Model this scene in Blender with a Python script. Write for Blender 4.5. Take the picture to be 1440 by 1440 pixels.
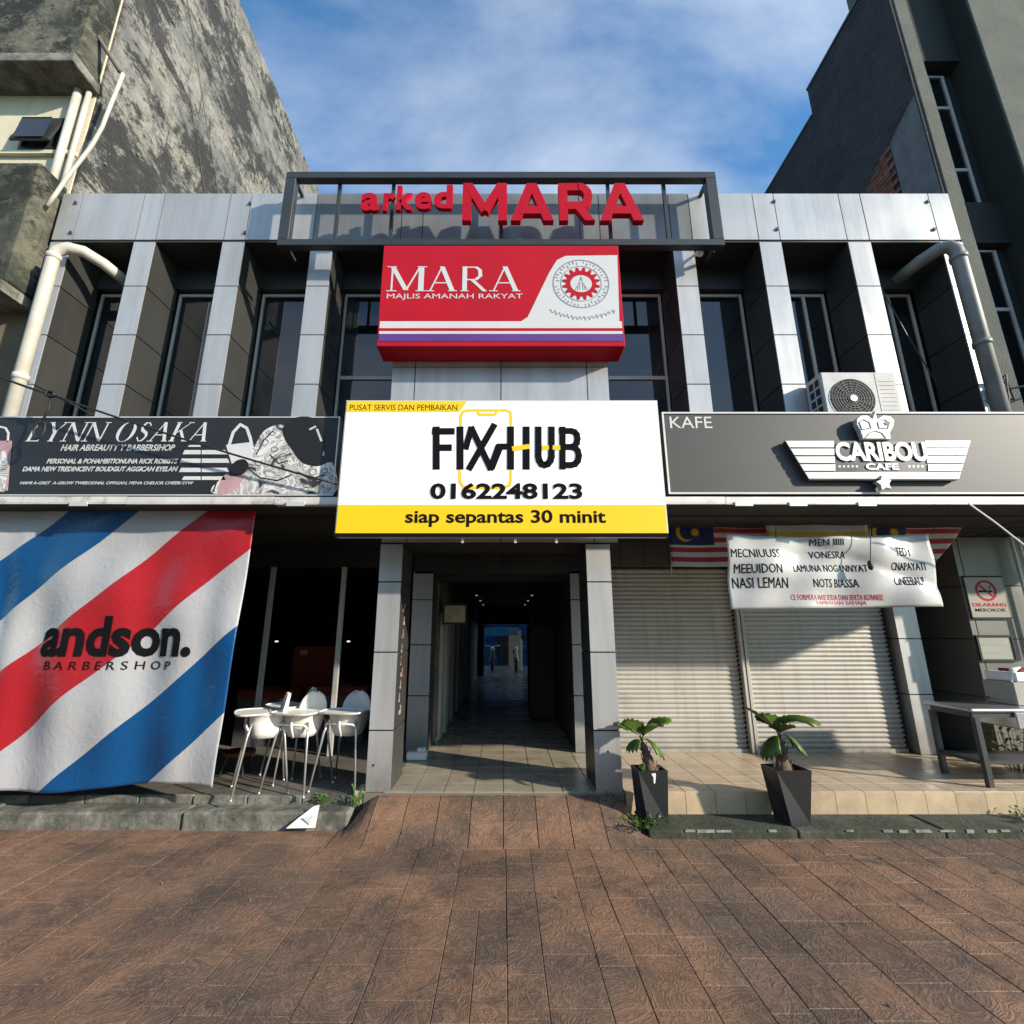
import bpy, math, random
from mathutils import Vector
random.seed(7)
R = math.radians
for o in list(bpy.data.objects): bpy.data.objects.remove(o)
sc = bpy.context.scene
COL = sc.collection

# ------------------------------------------------------------------ camera
CAM_Z, PITCH, FOC, CX = 1.75, R(14.2), 674.0, 708.0     # focal length in pixels of a 1440 px wide picture
cam = bpy.data.cameras.new('camera'); camo = bpy.data.objects.new('camera', cam); COL.objects.link(camo)
camo.location = (0, 0, CAM_Z); camo.rotation_euler = (R(90) + PITCH, 0, 0)
cam.sensor_width = 36; cam.lens = 36 * FOC / 1440; cam.shift_x = (720 - CX) / 1440
cam.clip_start = 0.05; cam.clip_end = 2000
sc.camera = camo

# ------------------------------------------------------------------ sun, sky
SUN = Vector((1.9, -1.0, 0.84)).normalized()
EL, ROT = math.asin(SUN.z), math.atan2(SUN.x, SUN.y)
sl = bpy.data.lights.new('sun', 'SUN'); sl.energy = 5.0; sl.angle = R(1.3); sl.color = (1.0, 0.90, 0.76)
so = bpy.data.objects.new('sun', sl); COL.objects.link(so); so.location = (30, -15, 20)
so.rotation_euler = (-SUN).to_track_quat('-Z', 'Y').to_euler()
w = bpy.data.worlds.new('World'); sc.world = w; w.use_nodes = True
nt = w.node_tree; nt.nodes.clear(); N = nt.nodes.new; L = nt.links.new
sky = N('ShaderNodeTexSky'); sky.sky_type = 'NISHITA'; sky.sun_disc = False
sky.sun_elevation = EL; sky.sun_rotation = ROT; sky.air_density = 1.0; sky.dust_density = 0.3; sky.ozone_density = 3.0
bg = N('ShaderNodeBackground'); bg.inputs['Strength'].default_value = 0.15; tint = N('ShaderNodeMix'); tint.data_type = 'RGBA'; tint.blend_type = 'MULTIPLY'; tint.inputs[0].default_value = 1
tint.inputs[7].default_value = (0.74, 1.16, 1.30, 1); L(sky.outputs[0], tint.inputs[6]); L(tint.outputs[2], bg.inputs[0])
bg2 = N('ShaderNodeBackground'); bg2.inputs[0].default_value = (0.80, 0.88, 1.0, 1); bg2.inputs[1].default_value = 0.76
tc = N('ShaderNodeTexCoord'); mp = N('ShaderNodeMapping'); mp.inputs['Scale'].default_value = (0.8, 1.9, 1.5)
mp.inputs['Rotation'].default_value = (0.2, 0.5, 0.3); L(tc.outputs['Generated'], mp.inputs[0])
n1 = N('ShaderNodeTexNoise'); n1.inputs['Scale'].default_value = 1.7; n1.inputs['Detail'].default_value = 9; n1.inputs['Roughness'].default_value = 0.55; n1.inputs['Distortion'].default_value = 0.25
L(mp.outputs[0], n1.inputs[0])
rp = N('ShaderNodeValToRGB'); rp.color_ramp.elements[0].position = 0.40; rp.color_ramp.elements[1].position = 0.74
rp.color_ramp.elements[1].color = (0.85, 0.85, 0.85, 1); L(n1.outputs[0], rp.inputs[0])
mx = N('ShaderNodeMixShader'); L(rp.outputs[0], mx.inputs[0]); L(bg.outputs[0], mx.inputs[1]); L(bg2.outputs[0], mx.inputs[2])
wo = N('ShaderNodeOutputWorld'); L(mx.outputs[0], wo.inputs[0])
sc.view_settings.view_transform = 'Standard'; sc.view_settings.look = 'None'
sc.view_settings.gamma = 1; sc.view_settings.use_curve_mapping = False
sc.view_settings.exposure = 0.55
sc.render.engine = 'CYCLES'

# ------------------------------------------------------------------ layout helpers
cp, sp = math.cos(PITCH), math.sin(PITCH)
def P(px, py, Y):
    "point of the vertical plane at distance Y seen at a pixel of the photograph"
    a, b = (px - CX) / FOC, (720 - py) / FOC
    k = Y / (cp - b * sp)
    return Vector((a * k, Y, CAM_Z + (sp + b * cp) * k))
def G(px, py, z):
    "point of the level plane at height z"
    a, b = (px - CX) / FOC, (720 - py) / FOC
    k = (z - CAM_Z) / (sp + b * cp)
    return Vector((a * k, (cp - b * sp) * k, z))

# ------------------------------------------------------------------ materials
MATS = {}
def mat(name, col, rough=0.6, metal=0.0, var=0.12, scale=2.0, bump=0.0, bscale=40, col2=None, streak=0.0, rand=0.0,
        stretch=(1, 1, 1), grime=0, emis=0, spec=None, thr=(0.45, 0.65), coat=0):
    if name in MATS: return MATS[name]
    m = bpy.data.materials.new(name); m.use_nodes = True; t = m.node_tree; n = t.nodes; l = t.links.new
    b = n['Principled BSDF']; b.inputs['Roughness'].default_value = rough; b.inputs['Metallic'].default_value = metal
    if spec is not None: b.inputs['IOR'].default_value = spec
    if coat: b.inputs['Coat Weight'].default_value = coat; b.inputs['Coat Roughness'].default_value = 0.08
    g = n.new('ShaderNodeNewGeometry'); mp = n.new('ShaderNodeMapping'); mp.inputs['Scale'].default_value = stretch
    l(g.outputs['Position'], mp.inputs[0])
    nz = n.new('ShaderNodeTexNoise'); nz.inputs['Scale'].default_value = scale; nz.inputs['Detail'].default_value = 7; nz.inputs['Roughness'].default_value = 0.62
    l(mp.outputs[0], nz.inputs[0])
    def mix(f, a, c):
        x = n.new('ShaderNodeMix'); x.data_type = 'RGBA'
        if isinstance(f, (int, float)): x.inputs[0].default_value = f
        else: l(f, x.inputs[0])
        for i, v in ((6, a), (7, c)):
            if isinstance(v, tuple): x.inputs[i].default_value = (*v[:3], 1)
            else: l(v, x.inputs[i])
        return x.outputs[2]
    lo = tuple(c * (1 - var) for c in col); hi = tuple(min(1, c * (1 + var)) for c in col)
    r = n.new('ShaderNodeValToRGB'); r.color_ramp.elements[0].position = 0.3; r.color_ramp.elements[1].position = 0.7
    l(nz.outputs[0], r.inputs[0]); c = mix(r.outputs[0], lo, hi)
    if col2:
        n2 = n.new('ShaderNodeTexNoise'); n2.inputs['Scale'].default_value = scale * 0.6; n2.inputs['Detail'].default_value = 9; n2.inputs['Roughness'].default_value = 0.7
        m2 = n.new('ShaderNodeMapping'); m2.inputs['Location'].default_value = (7, 3, 9)
        m2.inputs['Scale'].default_value = (6, 6, 0.5) if streak else stretch
        l(g.outputs['Position'], m2.inputs[0]); l(m2.outputs[0], n2.inputs[0])
        r2 = n.new('ShaderNodeValToRGB'); r2.color_ramp.elements[0].position = thr[0]; r2.color_ramp.elements[1].position = thr[1]
        k = streak or 1.0; r2.color_ramp.elements[1].color = (k, k, k, 1)
        l(n2.outputs[0], r2.inputs[0]); c = mix(r2.outputs[0], c, col2)
    if grime:
        sz = n.new('ShaderNodeSeparateXYZ'); l(g.outputs['Position'], sz.inputs[0]); mg = n.new('ShaderNodeMapRange')
        mg.inputs[1].default_value = 0.75; mg.inputs[2].default_value = 0.15; l(sz.outputs[2], mg.inputs[0])
        ng = n.new('ShaderNodeTexNoise'); ng.inputs['Scale'].default_value = 7; ng.inputs['Detail'].default_value = 8; ng.inputs['Roughness'].default_value = .75; l(g.outputs['Position'], ng.inputs[0])
        mm = n.new('ShaderNodeMath'); mm.operation = 'MULTIPLY'; l(mg.outputs[0], mm.inputs[0]); l(ng.outputs[0], mm.inputs[1])
        m3 = n.new('ShaderNodeMath'); m3.operation = 'MULTIPLY'; m3.inputs[1].default_value = grime; m3.use_clamp = True; l(mm.outputs[0], m3.inputs[0])
        c = mix(m3.outputs[0], c, (0.10, 0.085, 0.06))
    if rand:
        oi = n.new('ShaderNodeObjectInfo'); hs = n.new('ShaderNodeHueSaturation'); mr = n.new('ShaderNodeMapRange')
        mr.inputs[3].default_value = 1 - rand; mr.inputs[4].default_value = 1 + rand
        l(oi.outputs['Random'], mr.inputs[0]); l(mr.outputs[0], hs.inputs['Value']); l(c, hs.inputs['Color']); c = hs.outputs[0]
    l(c, b.inputs['Base Color'])
    if emis:
        l(c, b.inputs['Emission Color']); b.inputs['Emission Strength'].default_value = emis
    if bump:
        nb = n.new('ShaderNodeTexNoise'); nb.inputs['Scale'].default_value = bscale; nb.inputs['Detail'].default_value = 6
        bp = n.new('ShaderNodeBump'); bp.inputs['Strength'].default_value = bump; bp.inputs['Distance'].default_value = 0.02
        l(mp.outputs[0], nb.inputs[0]); l(nb.outputs[0], bp.inputs['Height']); l(bp.outputs[0], b.inputs['Normal'])
    MATS[name] = m
    return m
def rmod(m, scale=1.5, lo=0.25, hi=0.6):
    "smudged gloss"
    t = m.node_tree; n = t.nodes; l = t.links.new
    nz = n.new('ShaderNodeTexNoise'); nz.inputs['Scale'].default_value = scale; nz.inputs['Detail'].default_value = 6
    g = n.new('ShaderNodeNewGeometry'); l(g.outputs['Position'], nz.inputs[0])
    mr = n.new('ShaderNodeMapRange'); mr.inputs[1].default_value = 0.3; mr.inputs[2].default_value = 0.7
    mr.inputs[3].default_value = lo; mr.inputs[4].default_value = hi
    l(nz.outputs[0], mr.inputs[0]); l(mr.outputs[0], n['Principled BSDF'].inputs['Roughness']); return m

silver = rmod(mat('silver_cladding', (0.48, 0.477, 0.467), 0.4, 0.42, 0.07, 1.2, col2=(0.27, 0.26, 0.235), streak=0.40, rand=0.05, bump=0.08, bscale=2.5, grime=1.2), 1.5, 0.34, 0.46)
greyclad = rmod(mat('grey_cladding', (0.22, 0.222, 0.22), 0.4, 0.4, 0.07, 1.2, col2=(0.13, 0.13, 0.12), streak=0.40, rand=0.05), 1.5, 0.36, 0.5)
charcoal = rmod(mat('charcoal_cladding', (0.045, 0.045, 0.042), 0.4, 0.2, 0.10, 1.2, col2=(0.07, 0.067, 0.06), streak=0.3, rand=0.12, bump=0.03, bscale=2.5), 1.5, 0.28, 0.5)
joint = mat('joint_black', (0.015, 0.015, 0.015), 0.8)
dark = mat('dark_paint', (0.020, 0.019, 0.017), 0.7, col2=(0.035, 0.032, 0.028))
darkgrey = mat('dark_grey_metal', (0.045, 0.05, 0.053), 0.45, 0.3)
glass = mat('window_glass', (0.006, 0.008, 0.009), 0.03, var=0.05, spec=1.75)
alu = mat('aluminium_frame', (0.62, 0.61, 0.57), 0.4, 0.3, 0.1)
white = mat('white_plastic', (0.78, 0.77, 0.74), 0.4, var=0.05, scale=6)
boardwhite = mat('board_white', (0.85, 0.85, 0.85), 0.45, var=0.01, emis=0.2)
yellow = mat('board_yellow', (0.74, 0.47, 0.0), 0.5, var=0.02, emis=0.15)
black = mat('print_black', (0.006, 0.006, 0.007), 0.9, var=0.05, spec=1.2)
red3d = mat('letter_red', (0.40, 0.004, 0.018), 0.6, var=0.08, spec=1.25)
redsign = mat('lightbox_red', (0.43, 0.008, 0.020), 0.6, var=0.08, scale=1.2, spec=1.25, col2=(.30, .01, .02), streak=.3)
offwhite = mat('lightbox_white', (0.56, 0.56, 0.55), 0.45, var=0.04, col2=(0.55, 0.53, 0.5), streak=0.25)
purple = mat('stripe_purple', (0.10, 0.035, 0.20), 0.45)
printgrey = mat('crest_grey', (0.22, 0.24, 0.26), 0.6)
lynnblack = mat('lynn_black', (0.014, 0.014, 0.0145), 0.5, var=0.25, scale=1.5)
cafegrey = mat('cafe_grey', (0.050, 0.048, 0.045), 0.55, var=0.10, scale=0.8)
printwhite = mat('print_white', (0.58, 0.58, 0.565), 0.5, var=0.08, scale=8)
printdim = mat('print_dim', (0.50, 0.50, 0.49), 0.5, var=0.2, scale=14)
brushed = mat('brushed_metal', (0.56, 0.545, 0.51), 0.35, 0.35, 0.10, 3, stretch=(1, 1, 12))
concrete = mat('old_concrete', (0.20, 0.19, 0.16), 0.9, var=0.4, scale=5, bump=0.6, bscale=18, col2=(0.06, 0.062, 0.045), thr=(0.40, 0.60))
mossy = mat('mossy_concrete', (0.036, 0.042, 0.024), 0.95, var=0.4, scale=5, bump=0.6, bscale=20, col2=(0.085, 0.08, 0.062), thr=(0.5, 0.7))
verandah = mat('verandah_concrete', (0.13, 0.115, 0.095), 0.75, var=0.25, scale=3, bump=0.2, col2=(0.07, 0.065, 0.055))
tile = rmod(mat('beige_tile', (0.46, 0.36, 0.25), 0.3, var=0.10, scale=5, rand=0.07, col2=(0.30, 0.24, 0.17), thr=(0.5, 0.8)), 3, 0.22, 0.5)
tilegrey = rmod(mat('corridor_tile', (0.33, 0.285, 0.21), 0.25, var=0.14, scale=5, rand=0.05, col2=(0.17, 0.14, 0.10), thr=(0.5, 0.8)), 3, 0.15, 0.4)
grout = mat('grout', (0.10, 0.085, 0.065), 0.9)
shutterm = mat('shutter_cream', (0.50, 0.475, 0.425), 0.45, 0.1, 0.06, 3, col2=(0.30, 0.26, 0.20), streak=0.5, thr=(0.48, 0.72), grime=1.0)
potm = mat('pot_black', (0.014, 0.015, 0.017), 0.45, var=0.2)
soil = mat('soil', (0.07, 0.045, 0.028), 1.0, var=0.5, scale=30, bump=1, bscale=60)
trunkm = mat('palm_trunk', (0.17, 0.12, 0.075), 0.95, var=0.4, scale=25, bump=0.8, bscale=70, stretch=(1, 1, 3))
leafm = mat('leaf_green', (0.060, 0.105, 0.014), 0.42, var=0.35, scale=9, rand=0.15)
weedm = mat('weed_green', (0.07, 0.16, 0.02), 0.6, var=0.4, scale=20)
steel = mat('stainless_steel', (0.55, 0.55, 0.54), 0.25, 0.8, 0.1)
chairm = mat('chair_plastic', (0.78, 0.76, 0.70), 0.35, var=0.04)
legm = mat('chair_leg_metal', (0.55, 0.55, 0.53), 0.3, 0.7, 0.1)
pipem = mat('pvc_white', (0.50, 0.47, 0.40), 0.5, var=0.15, scale=4, col2=(0.35, 0.32, 0.26), thr=(0.55, 0.8))
pipeg = mat('pipe_grey', (0.21, 0.21, 0.20), 0.5, var=0.15, scale=4, col2=(0.12, 0.115, 0.10), thr=(0.5, 0.75))
redd = mat('red_vinyl', (0.13, 0.012, 0.010), 0.4)
bluem = mat('far_blue', (0.008, 0.06, 0.24), 0.5, var=.5, scale=2.5, col2=(.02, .02, .03), thr=(.5, .55))
cream = mat('cream_wall', (0.62, 0.55, 0.40), 0.9, var=0.08, scale=1.5, bump=0.1, col2=(0.30, 0.26, 0.19), streak=0.5, thr=(0.5, 0.8))
olive = mat('olive_render', (0.105, 0.11, 0.09), 0.95, var=0.16, scale=3, bump=0.5, bscale=45, col2=(0.085, 0.09, 0.075), thr=(0.5, 0.75))
teal = mat('teal_render', (0.016, 0.022, 0.021), 0.9, var=0.15, scale=2, bump=0.2)
beigeclad = rmod(mat('beige_cladding', (0.15, 0.14, 0.118), 0.4, 0.1, 0.06, 1), 1.5, 0.3, 0.5)
greywall = mat('grey_wall', (0.085, 0.09, 0.098), 0.8, var=0.08)
brick = mat('brick_red', (0.20, 0.075, 0.045), 0.95, var=0.3, scale=12, rand=0.3, bump=0.5)
asphalt = mat('asphalt', (0.06, 0.058, 0.055), 0.9, var=0.2, scale=4, bump=0.3, bscale=90)
cable = mat('cable_black', (0.012, 0.012, 0.012), 0.6)
paper = mat('paper', (0.75, 0.74, 0.70), 0.8, var=0.05)
skinpink = mat('print_pink', (0.42, 0.25, 0.26), 0.5, var=0.2, scale=5)
fabwhite = None

def weathered(name, base, mid, darkc, tilt, moss=None):
    "patchy old render: big blotches, streaks that run down, fine scratches"
    m = bpy.data.materials.new(name); m.use_nodes = True; t = m.node_tree; n = t.nodes; l = t.links.new
    b = n['Principled BSDF']; b.inputs['Roughness'].default_value = 0.95
    g = n.new('ShaderNodeNewGeometry')
    def noise(scale, st, det=9, rough=0.65, dist=0.0, loc=(0, 0, 0), rot=(0, 0, 0)):
        mp = n.new('ShaderNodeMapping'); mp.inputs['Scale'].default_value = st; mp.inputs['Location'].default_value = loc; mp.inputs['Rotation'].default_value = rot
        l(g.outputs['Position'], mp.inputs[0]); z = n.new('ShaderNodeTexNoise'); z.inputs['Scale'].default_value = scale
        z.inputs['Detail'].default_value = det; z.inputs['Roughness'].default_value = rough; z.inputs['Distortion'].default_value = dist
        l(mp.outputs[0], z.inputs[0]); return z.outputs[0]
    def ramp(f, a, c):
        r = n.new('ShaderNodeValToRGB'); r.color_ramp.elements[0].position = a; r.color_ramp.elements[1].position = c; l(f, r.inputs[0]); return r.outputs[0]
    def mix(f, a, c):
        x = n.new('ShaderNodeMix'); x.data_type = 'RGBA'; l(f, x.inputs[0])
        for i, v in ((6, a), (7, c)):
            if isinstance(v, tuple): x.inputs[i].default_value = (*v, 1)
            else: l(v, x.inputs[i])
        return x.outputs[2]
    c = mix(ramp(noise(0.9, (1, .6, 1.2), dist=0.3), 0.44, 0.56), base, mid)
    c = mix(ramp(noise(7.0, (1, .9, 1.0), rough=0.85, loc=(2, 8, 3)), 0.46, 0.72), c, tuple(v * 0.5 for v in mid))
    c = mix(ramp(noise(0.85, (1, .75, 1.1), rough=0.82, dist=0.15, loc=(3, 1, 4), rot=(tilt, 0, 0)), 0.485, 0.535), c, darkc)
    c = mix(ramp(noise(2.2, (1, .55, 1.5), rough=0.9, loc=(8, 5, 2), rot=(tilt, 0, 0)), 0.53, 0.58), c, tuple(v * 1.8 for v in darkc))
    c = mix(ramp(noise(3.5, (1, .6, 2.0), rough=0.9, dist=0.2, rot=(tilt, 0, 0), loc=(4, 4, 1)), 0.60, 0.66), c, tuple(min(1, v * 1.15) for v in base))
    c = mix(ramp(noise(1.6, (1, 2.2, .25), rough=0.8, loc=(6, 2, 7)), 0.55, 0.64), c, darkc)
    if moss: c = mix(ramp(noise(0.45, (1, 1, 0.7), rough=0.8, loc=(9, 4, 1)), 0.58, 0.66), c, moss)
    l(c, b.inputs['Base Color'])
    bp = n.new('ShaderNodeBump'); bp.inputs['Strength'].default_value = 0.6; bp.inputs['Distance'].default_value = 0.03
    l(noise(9, (1, 1, 0.6), 8, 0.7), bp.inputs['Height']); l(bp.outputs[0], b.inputs['Normal'])
    return m
oldwall = weathered('weathered_gable', (0.27, 0.25, 0.21), (0.155, 0.152, 0.138), (0.026, 0.026, 0.024), 0.15, (0.035, 0.04, 0.028))
slatewall = weathered('dark_gable', (0.046, 0.044, 0.048), (0.034, 0.032, 0.035), (0.020, 0.020, 0.023), 0.2)
mossbox = weathered('mossy_render', (0.15, 0.14, 0.10), (0.045, 0.048, 0.033), (0.012, 0.014, 0.010), 0.2)

def paver_mat():
    m = bpy.data.materials.new('stamped_paver'); m.use_nodes = True; t = m.node_tree; n = t.nodes; l = t.links.new
    b = n['Principled BSDF']
    g = n.new('ShaderNodeNewGeometry'); oi = n.new('ShaderNodeObjectInfo')
    ofs = n.new('ShaderNodeVectorMath'); ofs.operation = 'MULTIPLY_ADD'
    cmb = n.new('ShaderNodeCombineXYZ')
    for i in range(3): l(oi.outputs['Random'], cmb.inputs[i])
    l(cmb.outputs[0], ofs.inputs[0]); ofs.inputs[1].default_value = (31, 17, 5); l(g.outputs['Position'], ofs.inputs[2])
    def noise(src, s, d=6, dist=0.0, r=0.6):
        z = n.new('ShaderNodeTexNoise'); z.inputs['Scale'].default_value = s; z.inputs['Detail'].default_value = d; z.inputs['Distortion'].default_value = dist; z.inputs['Roughness'].default_value = r
        l(src, z.inputs[0]); return z.outputs[0]
    def ramp(f, a, c, v0=0, v1=1):
        q = n.new('ShaderNodeMapRange'); q.inputs[1].default_value = a; q.inputs[2].default_value = c; q.inputs[3].default_value = v0; q.inputs[4].default_value = v1; l(f, q.inputs[0]); return q.outputs[0]
    def mix(f, a, c):
        x = n.new('ShaderNodeMix'); x.data_type = 'RGBA'; l(f, x.inputs[0])
        for i, v in ((6, a), (7, c)):
            if isinstance(v, tuple): x.inputs[i].default_value = (*v, 1)
            else: l(v, x.inputs[i])
        return x.outputs[2]
    swirl = noise(ofs.outputs[0], 4.2, 4, 2.0)
    wv = n.new('ShaderNodeMath'); wv.operation = 'PINGPONG'; wv.inputs[1].default_value = 0.07; l(swirl, wv.inputs[0])
    ridge = ramp(wv.outputs[0], 0.0, 0.07)
    fine = noise(g.outputs['Position'], 60, 6)
    c = mix(ramp(noise(g.outputs['Position'], 0.9, 8, 0.3), 0.44, 0.56), (0.225, 0.122, 0.070), (0.128, 0.082, 0.055))
    c = mix(ramp(noise(g.outputs['Position'], 2.2, 8, 0.5, 0.75), 0.48, 0.68), c, (0.060, 0.044, 0.036))
    c = mix(ramp(ridge, 0.80, 1.0, 0, 0.38), c, (0.36, 0.24, 0.155))
    c = mix(ramp(ridge, 0.30, 0.0, 0, 0.34), c, (0.06, 0.038, 0.028))
    c = mix(ramp(fine, 0.5, 0.8, 0, 0.35), c, (0.05, 0.035, 0.028))
    hs = n.new('ShaderNodeHueSaturation'); l(ramp(oi.outputs['Random'], 0, 1, 0.88, 1.12), hs.inputs['Value']); l(c, hs.inputs['Color'])
    l(hs.outputs[0], b.inputs['Base Color'])
    l(ramp(noise(g.outputs['Position'], 2.0), 0.35, 0.65, 0.5, 0.8), b.inputs['Roughness'])
    ad = n.new('ShaderNodeMath'); ad.operation = 'MULTIPLY_ADD'; ad.inputs[1].default_value = 0.25; l(fine, ad.inputs[0]); l(ridge, ad.inputs[2])
    bp = n.new('ShaderNodeBump'); bp.inputs['Strength'].default_value = 0.38; bp.inputs['Distance'].default_value = 0.006
    l(ad.outputs[0], bp.inputs['Height']); l(bp.outputs[0], b.inputs['Normal'])
    return m
paver = paver_mat()

# ------------------------------------------------------------------ object helpers
def tag(o, label=None, cat=None, group=None, kind=None):
    if label: o['label'] = label
    if cat: o['category'] = cat
    if group: o['group'] = group
    if kind: o['kind'] = kind
    return o
def thing(name, loc, label, cat, group=None, kind=None):
    o = bpy.data.objects.new(name, None); o.empty_display_size = 0.2; o.location = loc; COL.objects.link(o)
    return tag(o, label, cat, group, kind)
def origin(o):
    v = Vector((0, 0, 0))
    while o: v += Vector(o.location); o = o.parent
    return v
def link(name, me, parent=None, loc=(0, 0, 0)):
    o = bpy.data.objects.new(name, me); COL.objects.link(o); o.parent = parent; o.location = loc
    return o
def do_weld(me):
    import bmesh
    b = bmesh.new(); b.from_mesh(me); bmesh.ops.remove_doubles(b, verts=b.verts, dist=0.0008); b.to_mesh(me); b.free()
class MB:
    "collects faces; coordinates are world ones and are turned into the parent's on building"
    def __init__(s): s.v, s.f, s.mi = [], [], []
    def face(s, pts, mi=0):
        k = len(s.v); s.v += [tuple(p) for p in pts]; s.f.append(tuple(range(k, k + len(pts)))); s.mi.append(mi)
    def box(s, x0, y0, z0, x1, y1, z1, mi=0):
        k = len(s.v)
        s.v += [(x0, y0, z0), (x1, y0, z0), (x1, y1, z0), (x0, y1, z0), (x0, y0, z1), (x1, y0, z1), (x1, y1, z1), (x0, y1, z1)]
        for q in ((0, 3, 2, 1), (4, 5, 6, 7), (0, 1, 5, 4), (1, 2, 6, 5), (2, 3, 7, 6), (3, 0, 4, 7)):
            s.f.append(tuple(k + i for i in q)); s.mi.append(mi)
        return s
    def prism(s, pts, y0, y1, mi=0):
        "outline in X, Z given thickness y0 (front) to y1"
        n = len(pts); k = len(s.v)
        ar = sum(pts[i][0] * pts[(i + 1) % n][1] - pts[(i + 1) % n][0] * pts[i][1] for i in range(n))
        if ar < 0: pts = pts[::-1]
        s.v += [(p[0], y0, p[1]) for p in pts] + [(p[0], y1, p[1]) for p in pts]
        s.f.append(tuple(range(k, k + n))); s.f.append(tuple(range(k + 2 * n - 1, k + n - 1, -1))); s.mi += [mi, mi]
        for i in range(n):
            j = (i + 1) % n; s.f.append((k + j, k + i, k + n + i, k + n + j)); s.mi.append(mi)
        return s
    def tube(s, path, r, n=8, mi=0, cap=True):
        path = [Vector(p) for p in path]; rs = r if isinstance(r, (list, tuple)) else [r] * len(path); k0 = len(s.v)
        up = None
        for i, p in enumerate(path):
            d = (path[min(i + 1, len(path) - 1)] - path[max(i - 1, 0)]).normalized()
            if up is None: up = Vector((0, 0, 1)) if abs(d.z) < 0.9 else Vector((0, 1, 0))
            a = d.cross(up).normalized(); bb = d.cross(a).normalized(); up = -bb if bb.length else up; up = a.cross(d)
            for q in range(n):
                t = 2 * math.pi * q / n; s.v.append(tuple(p + (a * math.cos(t) + bb * math.sin(t)) * rs[i]))
        for i in range(len(path) - 1):
            for q in range(n):
                a, b = k0 + i * n + q, k0 + i * n + (q + 1) % n
                s.f.append((a, b, b + n, a + n)); s.mi.append(mi)
        if cap:
            s.f.append(tuple(k0 + q for q in range(n))[::-1]); s.f.append(tuple(k0 + (len(path) - 1) * n + q for q in range(n))); s.mi += [mi, mi]
        return s
    def stroke(s, pts, wd, y0, y1, mi=0):
        "polyline of given width in the X, Z plane; pts are (x, z)"
        for i in range(len(pts) - 1):
            a, b = Vector(pts[i]), Vector(pts[i + 1]); d = (b - a)
            if d.length < 1e-6: continue
            d.normalize(); nn = Vector((-d.y, d.x)) * wd / 2; e = d * wd * 0.25
            dy = (i % 2) * 0.0004
            s.prism([tuple(a - nn - e), tuple(b - nn + e), tuple(b + nn + e), tuple(a + nn - e)], y0 - dy, y1, mi)
        return s
    def disc(s, cx, cz, rx, rz, y0, y1, n=24, mi=0):
        return s.prism([(cx + rx * math.cos(2 * math.pi * i / n), cz + rz * math.sin(2 * math.pi * i / n)) for i in range(n)], y0, y1, mi)
    def ring(s, cx, cz, rx, rz, wd, y0, y1, n=32, a0=0, a1=2 * math.pi, mi=0):
        for i in range(n):
            t, u = a0 + (a1 - a0) * i / n, a0 + (a1 - a0) * (i + 1) / n
            s.prism([(cx + rx * math.cos(t), cz + rz * math.sin(t)), (cx + rx * math.cos(u), cz + rz * math.sin(u)),
                     (cx + (rx - wd) * math.cos(u), cz + (rz - wd) * math.sin(u)), (cx + (rx - wd) * math.cos(t), cz + (rz - wd) * math.sin(t))], y0, y1, mi)
        return s
    def build(s, name, mats, parent=None, smooth=False, bevel=0, seg=1, weld=False):
        me = bpy.data.meshes.new(name); of = origin(parent) if parent else Vector((0, 0, 0))
        me.from_pydata([tuple(Vector(v) - of) for v in s.v], [], s.f)
        if not isinstance(mats, (list, tuple)): mats = [mats]
        for m in mats: me.materials.append(m)
        me.polygons.foreach_set('material_index', s.mi)
        if smooth: me.polygons.foreach_set('use_smooth', [True] * len(s.f))
        me.validate(); me.update()
        if weld: do_weld(me)
        o = link(name, me, parent)
        if bevel:
            b = o.modifiers.new('bevel', 'BEVEL'); b.width = bevel; b.segments = seg; b.limit_method = 'ANGLE'
        return o
def box(name, x0, y0, z0, x1, y1, z1, m, parent=None, bevel=0):
    return MB().box(x0, y0, z0, x1, y1, z1).build(name, m, parent, bevel=bevel)
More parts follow.
